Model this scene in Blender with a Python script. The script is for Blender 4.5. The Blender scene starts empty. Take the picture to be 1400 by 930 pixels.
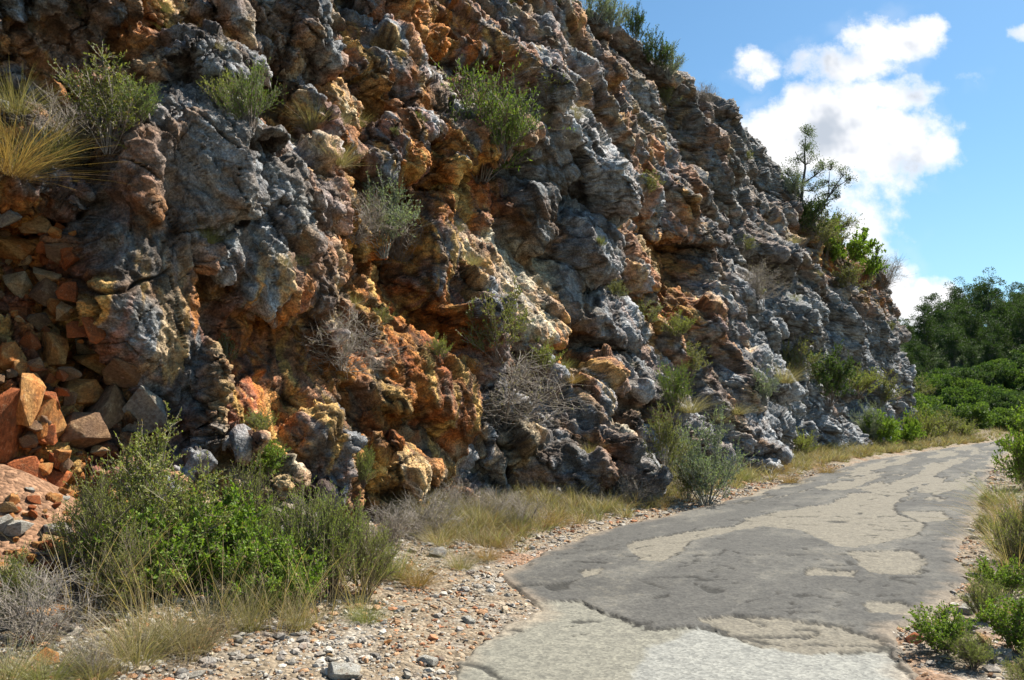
import bpy, math, random
import numpy as np
from mathutils import Vector
R = math.radians
PI = math.pi
# ------------------------------------------------------------------ camera, sky, sun, exposure
scene = bpy.context.scene
COL = scene.collection
CAM_Z, FPX, PITCH = 1.6, 1100.0, math.atan(105/1100)
cd = bpy.data.cameras.new('camera'); cam = bpy.data.objects.new('camera', cd); COL.objects.link(cam)
cam.location = (0, 0, CAM_Z); cam.rotation_euler = (PI/2 + PITCH, 0, 0)
cd.sensor_width = 36; cd.lens = 36*FPX/1400; cd.clip_start = .05; cd.clip_end = 4000
scene.camera = cam
SUN_DIR = Vector((.58, .39, .88)).normalized()           # towards the sun
SUN_EL = math.asin(SUN_DIR.z); SUN_AZ = math.atan2(SUN_DIR.x, SUN_DIR.y)
sl = bpy.data.lights.new('sun', 'SUN'); sl.energy = 5.0; sl.angle = R(.5); sl.color = (1, .95, .86)
so = bpy.data.objects.new('sun', sl); COL.objects.link(so)
so.rotation_euler = SUN_DIR.to_track_quat('Z', 'Y').to_euler()
scene.view_settings.view_transform = 'Standard'; scene.view_settings.look = 'None'
scene.view_settings.exposure = 1.2; scene.view_settings.gamma = 1
scene.cycles.max_bounces = 5; scene.cycles.diffuse_bounces = 3; scene.cycles.transparent_max_bounces = 8
scene.cycles.use_denoising = True

def ray(u, v):
    """direction of the photograph's pixel (u, v)"""
    x, y, z = (u-700)/FPX, 1.0, (465-v)/FPX
    c, s = math.cos(PITCH), math.sin(PITCH)
    return np.array([x, y*c - z*s, y*s + z*c])
def ground(u, v, z=0.0):
    d = ray(u, v); t = (z-CAM_Z)/d[2]
    return d[0]*t, d[1]*t
def project(X, Y, Z):
    c, s = math.cos(PITCH), math.sin(PITCH)
    zz = Z-CAM_Z
    dep = Y*c + zz*s; up = -Y*s + zz*c
    dep = np.where(dep < .05, .05, dep)
    return 700 + X/dep*FPX, 465 - up/dep*FPX, dep

class NT:
    """small helper round a node tree"""
    def __init__(s, tree): s.t = tree
    def n(s, typ, **kw):
        nd = s.t.nodes.new(typ)
        for k, v in kw.items():
            if k in ('operation', 'blend_type', 'data_type', 'feature', 'distance', 'attribute_name', 'attribute_type', 'noise_dimensions', 'noise_type', 'sky_type', 'sun_disc', 'interpolation_type', 'normalize', 'clamp', 'invert', 'use_clamp'):
                setattr(nd, k, v)
        return nd
    def link(s, a, b): s.t.links.new(a, b)
    def setin(s, nd, i, v):
        if v is None: return
        if hasattr(v, 'bl_idname') or isinstance(v, bpy.types.NodeSocket): s.link(v, nd.inputs[i])
        else: nd.inputs[i].default_value = v
    def m(s, op, a, b=None, c=None, clamp=False):
        nd = s.n('ShaderNodeMath', operation=op); nd.use_clamp = clamp
        for i, v in enumerate((a, b, c)): s.setin(nd, i, v)
        return nd.outputs[0]
    def vm(s, op, a, b=None):
        nd = s.n('ShaderNodeVectorMath', operation=op)
        s.setin(nd, 0, a); s.setin(nd, 1, b)
        return nd.outputs[0]
    def noise(s, vec, scale, detail=4, rough=.55, out=0, dist=0):
        nd = s.n('ShaderNodeTexNoise'); s.setin(nd, 'Vector', vec)
        nd.inputs['Scale'].default_value = scale; nd.inputs['Detail'].default_value = detail
        nd.inputs['Roughness'].default_value = rough; nd.inputs['Distortion'].default_value = dist
        return nd.outputs[out]
    def ramp(s, f, a, b, c=0., d=1., smooth=True):
        nd = s.n('ShaderNodeMapRange', interpolation_type='SMOOTHSTEP' if smooth else 'LINEAR')
        s.setin(nd, 0, f); nd.inputs[1].default_value = a; nd.inputs[2].default_value = b
        nd.inputs[3].default_value = c; nd.inputs[4].default_value = d
        return nd.outputs[0]
    def mix(s, f, a, b, mode='MIX'):
        nd = s.n('ShaderNodeMix', data_type='RGBA', blend_type=mode)
        s.setin(nd, 0, f); s.setin(nd, 6, a); s.setin(nd, 7, b)
        return nd.outputs[2]

# ---- the sky: Nishita with banked cumulus clouds fixed by direction
w = bpy.data.worlds.new('World'); scene.world = w; w.use_nodes = True
w.node_tree.nodes.clear(); N = NT(w.node_tree)
outw = N.n('ShaderNodeOutputWorld'); bg = N.n('ShaderNodeBackground')
sky = N.n('ShaderNodeTexSky', sky_type='NISHITA', sun_disc=False)
sky.sun_elevation = SUN_EL; sky.sun_rotation = SUN_AZ; sky.air_density = 1.0; sky.dust_density = .3; sky.ozone_density = 2.0
tc = N.n('ShaderNodeTexCoord'); dirv = tc.outputs['Generated']
sx = N.n('ShaderNodeSeparateXYZ'); N.link(dirv, sx.inputs[0])
yy = N.m('MAXIMUM', sx.outputs[1], .02)
ca = N.m('DIVIDE', sx.outputs[0], yy); cb = N.m('DIVIDE', sx.outputs[2], yy)
cx = N.n('ShaderNodeCombineXYZ'); N.link(ca, cx.inputs[0]); N.link(cb, cx.inputs[1])
wn = N.noise(cx.outputs[0], 9, 6, .6, out=1)
wv = N.vm('SCALE', N.vm('SUBTRACT', wn, (.5, .5, .5))); wv.node.inputs[3].default_value = .075
warped = N.vm('ADD', cx.outputs[0], wv)
ws = N.n('ShaderNodeSeparateXYZ'); N.link(warped, ws.inputs[0])
BLOBS = [  # pixel centre, radii, weight
 (1215, 55, 78, 42, 1.0), (1165, 90, 95, 40, .8), (1250, 45, 45, 30, 1.0), (1110, 95, 40, 35, .5),
 (1120, 180, 120, 62, 1.15), (1060, 195, 70, 60, 1.1), (1200, 190, 100, 55, 1.1), (1265, 215, 55, 40, .9),
 (1180, 240, 110, 40, .75), (1190, 130, 110, 30, .85), (1240, 115, 60, 22, .6), (1320, 112, 50, 20, .45),
 (1030, 85, 48, 24, .85), (1010, 75, 25, 22, .5), (1130, 280, 120, 60, .7), (1180, 330, 60, 60, .85),
 (1250, 420, 75, 45, 1.1), (1290, 410, 40, 30, .9), (1200, 400, 60, 80, 1.0), (1240, 365, 22, 26, .6), (1398, 40, 22, 18, .7), (1040, 250, 60, 40, .6)]
f = None
for (u, v, ru, rv, wt) in BLOBS:
    d = ray(u, v); a0, b0 = d[0]/d[1], d[2]/d[1]
    da = N.m('DIVIDE', N.m('SUBTRACT', ws.outputs[0], a0), ru/FPX); db = N.m('DIVIDE', N.m('SUBTRACT', ws.outputs[1], b0), rv/FPX)
    q = N.m('ADD', N.m('MULTIPLY', da, da), N.m('MULTIPLY', db, db))
    g = N.m('MULTIPLY', N.m('SUBTRACT', 1.0, N.m('MULTIPLY', q, .5), clamp=True), wt)
    f = g if f is None else N.m('MAXIMUM', f, g)
det = N.noise(cx.outputs[0], 26, 7, .62)
det2 = N.noise(cx.outputs[0], 11, 3, .5)
den = N.m('ADD', f, N.m('MULTIPLY', N.m('SUBTRACT', det, .5), 1.0))
mask = N.ramp(den, .37, .88)
thin = N.m('MULTIPLY', N.ramp(det2, .5, .75), .16)
mask = N.m('MAXIMUM', mask, N.m('MULTIPLY', thin, N.ramp(f, .0, .4)))
mask = N.m('MULTIPLY', mask, N.ramp(sx.outputs[1], .05, .2))
grey = N.m('MULTIPLY', N.ramp(N.noise(cx.outputs[0], 9, 4, .55), .47, .66), N.ramp(den, .50, .95))
cc = N.mix(grey, (11.0, 11.0, 11.2, 1), (5.6, 6.2, 7.1, 1))
skyc = N.mix(1.0, sky.outputs[0], (1.02, 1.38, 1.46, 1), 'MULTIPLY')
# pale low sky
skyh = N.mix(N.ramp(cb, .0, .40, .32, 0.0), skyc, (5.2, 7.4, 9.2, 1))
fin = N.mix(mask, skyh, cc)
N.link(fin, bg.inputs[0]); bg.inputs[1].default_value = .046; N.link(bg.outputs[0], outw.inputs[0])

# ------------------------------------------------------------------ numpy noise
def h32(ix, iy, seed):
    with np.errstate(over='ignore'):
        h = (ix.astype(np.uint32)*np.uint32(374761393) + iy.astype(np.uint32)*np.uint32(668265263) + np.uint32((seed*2246822519) & 0xffffffff))
        h = (h ^ (h >> np.uint32(13)))*np.uint32(1274126177)
        h = (h ^ (h >> np.uint32(16)))*np.uint32(2654435761)
        return h ^ (h >> np.uint32(15))
def r01(h): return (h >> np.uint32(8)).astype(np.float32)*np.float32(1/16777216)
def noise2(x, y, seed=0):
    ix = np.floor(x); iy = np.floor(y); fx = (x-ix).astype(np.float32); fy = (y-iy).astype(np.float32)
    ix = ix.astype(np.int32); iy = iy.astype(np.int32)
    ux = fx*fx*fx*(fx*(fx*6-15)+10); uy = fy*fy*fy*(fy*(fy*6-15)+10)
    def g(a, b, dx, dy):
        an = r01(h32(ix+a, iy+b, seed))*np.float32(2*PI)
        return np.cos(an)*dx + np.sin(an)*dy
    n0 = g(0, 0, fx, fy)*(1-ux) + g(1, 0, fx-1, fy)*ux
    n1 = g(0, 1, fx, fy-1)*(1-ux) + g(1, 1, fx-1, fy-1)*ux
    return (n0*(1-uy)+n1*uy)*1.4
def fbm(x, y, seed=0, o=4, rough=.5, lac=2.03):
    t = 0; a = 1.0; s = 0
    for k in range(o):
        t = t + a*noise2(x, y, seed+k*17); s += a; a *= rough; x = x*lac+11.3; y = y*lac+5.7
    return t/s
def ridged(x, y, seed=0, o=4, rough=.5):
    t = 0; a = 1.0; s = 0
    for k in range(o):
        t = t + a*(1-2*np.abs(noise2(x, y, seed+k*17))); s += a; a *= rough; x = x*2.03+11.3; y = y*2.03+5.7
    return t/s
def worley(x, y, seed=0, jit=.9):
    """nearest-cell distance gap, local offset and four random values of the cell"""
    ix = np.floor(x).astype(np.int32); iy = np.floor(y).astype(np.int32)
    f1 = np.full(x.shape, 9., np.float32); f2 = f1.copy()
    bx = np.zeros(x.shape, np.float32); by = bx.copy(); bid = np.zeros(x.shape, np.uint32)
    for a in (-1, 0, 1):
        for b in (-1, 0, 1):
            h = h32(ix+a, iy+b, seed)
            px = ix+a+.5+(r01(h)-.5)*jit; py = iy+b+.5+(r01(h*np.uint32(48271)+np.uint32(7))-.5)*jit
            dx = (x-px).astype(np.float32); dy = (y-py).astype(np.float32)
            d = dx*dx+dy*dy
            c = d < f1
            f2 = np.where(c, f1, np.minimum(f2, d)); f1 = np.where(c, d, f1)
            bx = np.where(c, dx, bx); by = np.where(c, dy, by); bid = np.where(c, h, bid)
    rr = [r01(h32((bid >> np.uint32(k+1)).view(np.int32), (bid & np.uint32(0xffff)).view(np.int32), 91+k)) for k in range(4)]
    return np.sqrt(f2)-np.sqrt(f1), bx, by, rr
def cells3(X, Y, Z, seed, k=18., tilt=1.3):
    """3-D broken blocks: height of the block's flat face (in cell units), crack distance, random value"""
    fl = [np.floor(c).astype(np.int32) for c in (X, Y, Z)]
    W = np.zeros(X.shape, np.float32); A = W.copy(); f1 = W+9; f2 = W+9; rid = W.copy()
    for p in (-1, 0, 1):
        for q in (-1, 0, 1):
            for r in (-1, 0, 1):
                h = h32(fl[0]+p+(fl[2]+r)*np.int32(7919), fl[1]+q, seed)
                t0 = r01(h); t1 = r01(h*np.uint32(48271)+np.uint32(7)); t2 = r01(h*np.uint32(69621)+np.uint32(3)); t3 = r01(h*np.uint32(16807)+np.uint32(5))
                dx = (X-(fl[0]+p+.5+(t0-.5)*.85)).astype(np.float32); dy = (Y-(fl[1]+q+.5+(t1-.5)*.85)).astype(np.float32); dz = (Z-(fl[2]+r+.5+(t2-.5)*.85)).astype(np.float32)
                d = dx*dx+dy*dy+dz*dz
                w_ = np.exp(-k*d)
                A += w_*((t3-.5)*1.25 + tilt*(dx*(t2-.5)*2+dy*(t0-.5)*2+dz*(t1-.5)*2)); W += w_
                c = d < f1; f2 = np.where(c, f1, np.minimum(f2, d)); f1 = np.where(c, d, f1); rid = np.where(c, t3, rid)
    return A/(W+1e-9), np.sqrt(f2)-np.sqrt(f1), rid
def sstep(a, b, x):
    t = np.clip((x-a)/(b-a), 0, 1); return t*t*(3-2*t)

# ------------------------------------------------------------------ mesh helpers
def mesh_np(name, V, faces, cols=None, smooth=True):
    """V (n,3); faces: list of (m,k) int arrays; cols (n,3) point colours"""
    me = bpy.data.meshes.new(name)
    V = np.asarray(V, np.float32)
    me.vertices.add(len(V)); me.vertices.foreach_set('co', V.ravel())
    idx = np.concatenate([f.ravel() for f in faces]).astype(np.int32)
    tot = np.concatenate([np.full(len(f), f.shape[1], np.int32) for f in faces])
    st = np.concatenate([[0], np.cumsum(tot)[:-1]]).astype(np.int32)
    me.loops.add(len(idx)); me.loops.foreach_set('vertex_index', idx)
    me.polygons.add(len(tot)); me.polygons.foreach_set('loop_start', st); me.polygons.foreach_set('loop_total', tot)
    me.polygons.foreach_set('use_smooth', np.full(len(tot), smooth))
    if cols is not None:
        ca_ = me.color_attributes.new('tint', 'FLOAT_COLOR', 'POINT')
        c4 = np.ones((len(V), 4), np.float32); c4[:, :3] = cols
        ca_.data.foreach_set('color', c4.ravel())
    me.update(calc_edges=True)
    return me
def put(name, me, mat=None, parent=None, **props):
    o = bpy.data.objects.new(name, me); COL.objects.link(o)
    if mat is not None and me is not None and len(me.materials) == 0: me.materials.append(mat)
    if parent is not None: o.parent = parent
    for k, v in props.items(): o[k] = v
    return o
def grid_faces(nu, nv, flip=False):
    i = np.arange(nu-1)[:, None]*nv + np.arange(nv-1)[None, :]
    q = np.stack([i, i+nv, i+nv+1, i+1], -1).reshape(-1, 4)
    return q[:, ::-1] if flip else q

# ------------------------------------------------------------------ materials
def new_mat(name):
    m = bpy.data.materials.new(name); m.use_nodes = True
    return m, NT(m.node_tree), m.node_tree.nodes['Principled BSDF']
def rock_material():
    m, N, b = new_mat('weathered_limestone')
    at = N.n('ShaderNodeAttribute', attribute_name='tint'); tc = N.n('ShaderNodeTexCoord'); P = tc.outputs['Object']
    n1 = N.noise(P, 7, 6, .65); n2 = N.noise(P, 38, 5, .7); n3 = N.noise(P, 1.7, 3, .5)
    c = N.mix(1.0, at.outputs[0], N.mix(N.ramp(n1, .3, .7), (.62, .60, .58, 1), (1.30, 1.30, 1.30, 1)), 'MULTIPLY')
    c = N.mix(1.0, c, N.mix(N.ramp(n2, .35, .68), (.58, .57, .56, 1), (1.42, 1.42, 1.42, 1)), 'MULTIPLY')
    lich = N.m('MULTIPLY', N.ramp(N.noise(P, 16, 6, .75), .60, .70), N.m('MULTIPLY', N.ramp(n3, .45, .65), .5))
    c = N.mix(lich, c, (.44, .43, .39, 1))
    stain = N.m('MULTIPLY', N.ramp(N.noise(P, 5, 5, .7), .56, .70), .45)
    c = N.mix(stain, c, (.09, .075, .06, 1))
    N.link(c, b.inputs['Base Color']); b.inputs['Roughness'].default_value = .88
    b.inputs['Specular IOR Level'].default_value = .3
    bp = N.n('ShaderNodeBump'); bp.inputs['Strength'].default_value = 1.0; bp.inputs['Distance'].default_value = .075
    vor = N.n('ShaderNodeTexVoronoi', feature='F1'); vor.inputs['Scale'].default_value = 11
    N.link(N.vm('ADD', P, N.vm('MULTIPLY', N.noise(P, 6, 3, .6, out=1), (.35, .35, .35))), vor.inputs['Vector'])
    hgt = N.m('ADD', N.m('MULTIPLY', N.noise(P, 14, 7, .68), 1.0), N.m('MULTIPLY', vor.outputs[0], .45))
    N.link(hgt, bp.inputs['Height']); N.link(bp.outputs[0], b.inputs['Normal'])
    return m
M_ROCK = rock_material()

# ------------------------------------------------------------------ the rock face
HEAD = math.atan2(.55, .835)
P0 = np.array([-2.2, 9.6]); KB = .27
NU, NV = 1560, 1100
S0, S1 = -9.0, 72.0
fs = np.linspace(S0, S1, 6481)
head = HEAD - sstep(51.5, 68.0, fs)*R(115)
stp = fs[1]-fs[0]
fx = P0[0] + (np.cumsum(np.sin(head))*stp); fy = P0[1] + (np.cumsum(np.cos(head))*stp)
k0 = np.searchsorted(fs, 0.0); fx -= fx[k0]-P0[0]; fy -= fy[k0]-P0[1]
def plan(s):
    return np.interp(s, fs, fx), np.interp(s, fs, fy), np.interp(s, fs, head)
_zz = np.maximum(fy, 6.0)
dens = 1/np.power(_zz, 1.55); dens[fs > 50] *= .5
cum = np.cumsum(dens); cum = (cum-cum[0])/(cum[-1]-cum[0])
s_arr = np.interp(np.linspace(0, 1, NU), cum, fs)
NF = 1020
vq = np.linspace(0, 1, NF)**1.3
H_s = np.interp(s_arr, [-9, 0, 8, 14, 20, 28, 32, 36, 40, 44, 50, 56, 72], [13.0, 13.2, 13.5, 14.6, 15.0, 15.0, 14.1, 12.3, 11.5, 11.2, 11.1, 11.4, 10])
H_s = H_s + .35*noise2(s_arr*.45, s_arr*0, 5) + .16*noise2(s_arr*1.7, s_arr*0, 6)
ZLO = -.7
px_, py_, ph_ = plan(s_arr)
nx_, ny_ = np.cos(ph_), -np.sin(ph_)                 # outward horizontal normal
S = np.repeat(s_arr[:, None], NV, 1).astype(np.float32)
Z = np.empty((NU, NV), np.float32); B = np.empty((NU, NV), np.float32); TOP = np.zeros((NU, NV), np.float32)
Z[:, :NF] = ZLO + (H_s[:, None]-ZLO)*vq[None, :]
def kbat(s): return np.interp(s, [-5, 3, 20, 42], [KB-.05, KB, KB, .11])
kb = kbat(s_arr)
def setback(z, H, k): return k*z + .7*np.clip(z/H, 0, 1)**12
B[:, :NF] = setback(Z[:, :NF], H_s[:, None], kb[:, None])
tq = np.linspace(0, 1, NV-NF+1)[1:]
PL = np.interp(s_arr, [36, 46], [16, 3.2])[:, None]
B[:, NF:] = B[:, NF-1:NF] + PL*tq[None, :]**1.6
Z[:, NF:] = H_s[:, None] + .5*np.sin(tq*PI)[None, :]*.6 - .03*PL*tq[None, :]**1.6
TOP[:, NF:] = np.minimum(1, tq[None, :]*14); TOP[:, :NF] = (sstep(.975, 1.0, Z[:, :NF]/H_s[:, None]))*.4
def wall_point(s, z, k=None):
    x, y, h = plan(s)
    b = kbat(s)*z
    return x-np.cos(h)*b, y+np.sin(h)*b, z
_gs, _gz = np.meshgrid(np.linspace(-6, 57, 900), np.linspace(-.2, 14.6, 400), indexing='ij')
_wx, _wy, _wz = wall_point(_gs, _gz)
_gu, _gv, _gd = project(_wx, _wy, _wz)
def wall(u, v):
    """photo pixel -> (s, z) on the bare wall"""
    d = (_gu-u)**2 + (_gv-v)**2 + np.where(_wy < 1, 1e9, 0)
    i = int(np.argmin(d)); return float(_gs.flat[i]), float(_gz.flat[i])

# --- general relief: cells that dip to the right, each face leaning back so that its top catches the light
DIP = R(-48)
def cells(S, Z, sx, sz, ang, seed, amp, lean, var=.5, warp=.35, k=16.):
    """overlapping tilted facets with a narrow soft join; returns height, crack distance and the cell's random values"""
    c, s = math.cos(ang), math.sin(ang)
    a = (S*c + Z*s)/sx; b = (-S*s + Z*c)/sz
    x = a + fbm(S/sx*1.1+3.1, Z/sz*1.1, seed+40, 3, .55)*warp*1.6; y = b + fbm(S/sx*1.1+9.7, Z/sz*1.1+2.2, seed+60, 3, .55)*warp*1.6
    x = x.astype(np.float32); y = y.astype(np.float32)
    gap, _, _, rr = worley(x, y, seed)
    ix = np.floor(x).astype(np.int32); iy = np.floor(y).astype(np.int32)
    W = np.zeros(x.shape, np.float32); A = W.copy()
    for p in (-1, 0, 1):
        for q in (-1, 0, 1):
            h = h32(ix+p, iy+q, seed)
            dx = x-(ix+p+.5+(r01(h)-.5)*.9); dy = y-(iy+q+.5+(r01(h*np.uint32(48271)+np.uint32(7))-.5)*.9)
            ww_ = np.exp(-k*(dx*dx+dy*dy)).astype(np.float32)
            t0 = r01(h*np.uint32(69621)+np.uint32(3)); t1 = r01(h*np.uint32(16807)+np.uint32(5)); t2 = r01(h*np.uint32(40692)+np.uint32(9))
            ds = dx*sx*c - dy*sz*s; dz = dx*sx*s + dy*sz*c
            A += ww_*(amp*(t0-.5)*2 + ds*((t1-.5)*2*var-.08) + dz*((t2-.5)*2*var-lean)); W += ww_
    return A/(W+1e-12), gap, rr
print('relief...')
Ss, Zs = S, Z
left = sstep(9, 0, S)                    # the near part: smoother, big steep faces
big = fbm(Ss*.16, Zs*.16, 71, 3)*1.1
D1, g1, r1 = cells(Ss, Zs, 2.6, 1.5, DIP, 11, .46, .20, .55, .20, 15.)
Z2 = Zs+.85*(big+D1)
D2, g2, r2 = cells(Ss, Z2, 1.0, .62, DIP, 23, .20, .16, .6, .16, 16.)
Z3 = Z2+.85*D2
D3, g3, r3 = cells(Ss, Z3, .40, .27, DIP*.8, 37, .10, .10, .85, .14, 34.)
DV, gV, rV = cells(Ss, Zs, .42, 1.0, R(-8), 61, .07, .05, .7, .16, 26.)
D4, g4, r4 = cells(Ss, Z3+.8*D3, .15, .11, DIP*.6, 53, .036, .05, .8, .14, 28.)
rough = sstep(-.35, .35, fbm(Ss*.5, Zs*.5, 88, 3))
D = big + D1 + D2*(.75+.5*rough)
fine = (D3*.15 + DV*(.1+.5*left))
crack = -.16*sstep(.06, .0, g1) - .11*sstep(.07, .0, g2)*(r2[3] > .25) - .07*sstep(.06, 0, gV)*(rV[3] > .5)*(.3+.7*left)
fine = fine + crack
# --- colour families
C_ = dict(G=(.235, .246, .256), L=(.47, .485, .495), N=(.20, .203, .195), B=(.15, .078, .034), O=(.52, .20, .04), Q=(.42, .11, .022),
          Y=(.66, .40, .12), C=(.62, .52, .34), W=(.55, .52, .45), T=(.27, .225, .165))
C_ = {k: np.array(v, np.float32) for k, v in C_.items()}
def lerp(a, b, t): return a + (b-a)*t[..., None]
n_a = fbm(Ss*.42+3, Zs*.30, 101, 4, .6); n_b = fbm(Ss*.9, Zs*.8, 131, 4, .6); n_c = fbm(Ss*2.6, Zs*2.2, 151, 3, .6)
base = np.broadcast_to(C_['G'], S.shape+(3,)).copy()
base = lerp(base, C_['L'], sstep(.5, .9, r2[3])*.8)
base = lerp(base, C_['N'], sstep(.7, .95, r3[3])*.5)
org = sstep(.02, .30, n_a + .45*n_b + .25*(r2[0]-.5) + .22*(left) - .02 - .26*sstep(12, 22, S) - .35*(D2+fine))
base = lerp(base, C_['T'], sstep(.1, .45, n_b + .3*n_c)*.3)
zone = np.zeros(S.shape, np.float32)
for (u, v, ru, rv, st_) in [(560, 400, 75, 210, .75), (620, 260, 60, 70, .6), (500, 60, 60, 90, .35), (620, 30, 70, 80, .35), (330, 520, 90, 110, .7), (40, 480, 110, 220, .7), (560, 210, 40, 60, .4), (900, 380, 45, 100, .4), (870, 200, 60, 120, .25), (930, 150, 60, 60, .2), (800, 90, 70, 100, .2), (780, 490, 40, 60, .35), (1170, 380, 60, 30, .5), (470, 600, 60, 80, .7), (600, 590, 60, 50, .6), (265, 480, 22, 90, .7), (250, 30, 60, 40, .3), (440, 200, 50, 120, .3)]:
    s0, z0 = wall(u, v); sa, _ = wall(u-ru, v); sb, _ = wall(u+ru, v); _, za = wall(u, v-rv); _, zb = wall(u, v+rv)
    rs, rz = max(.3, (sb-sa)/2), max(.3, (za-zb)/2)
    zone = np.maximum(zone, st_*np.exp(-(((S-s0)/rs)**2+((Z-z0)/rz)**2)*.8))
org = np.clip(org+zone*1.3*sstep(-.25, .15, n_b+.3*n_c), 0, 1)
org = sstep(.30, .62, org)
base = lerp(base, C_['Y'], zone*sstep(.05, .3, n_c+.4*n_a)*.9)
base = lerp(base, C_['O'], org*(.55+.3*left)*sstep(.10, .5, r2[1]))
base = lerp(base, C_['B'], org*sstep(.55, .2, r2[1])*.8)
base = lerp(base, C_['C'], sstep(.80, .9, r3[1])*sstep(-.1, .2, n_a+n_b)*.6*sstep(30, 20, S))
# --- the features one can point at, traced on the wall: outline, relief (m), slope along s, slope up z, edge width, colours, roughness
def rag(S, Z, amp=.16):
    return (S + amp*fbm(S*1.9+1.3, Z*1.9, 201, 4, .6), Z + amp*fbm(S*1.9+7.7, Z*1.9+4.1, 211, 4, .6))
RS, RZ = rag(S, Z)
def outline_sdf(poly):
    """signed distance (positive inside), evaluated near the outline only"""
    P = np.array([wall(u, v) for u, v in poly])
    lo = P.min(0)-.7; hi = P.max(0)+.7
    ci = np.nonzero((s_arr >= lo[0]) & (s_arr <= hi[0]))[0]
    if len(ci) == 0: return None
    a, b = ci[0], ci[-1]+1
    zc = Z[a:b]; rows = np.nonzero(((zc >= lo[1]) & (zc <= hi[1])).any(0))[0]
    r0_, r1_ = rows[0], rows[-1]+1
    X, Y = RS[a:b, r0_:r1_], RZ[a:b, r0_:r1_]
    dm = np.full(X.shape, 1e9, np.float32); ins = np.zeros(X.shape, bool)
    n = len(P)
    for i in range(n):
        x0, y0 = P[i]; x1, y1 = P[(i+1) % n]
        ex, ey = x1-x0, y1-y0; L = ex*ex+ey*ey+1e-9
        t = np.clip(((X-x0)*ex+(Y-y0)*ey)/L, 0, 1)
        dm = np.minimum(dm, (X-x0-t*ex)**2+(Y-y0-t*ey)**2)
        c = ((y0 > Y) != (y1 > Y)) & (X < (x1-x0)*(Y-y0)/(y1-y0+1e-12)+x0)
        ins ^= c
    sd = np.sqrt(dm)*np.where(ins, 1, -1)
    return (slice(a, b), slice(r0_, r1_)), sd, P.mean(0)
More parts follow.
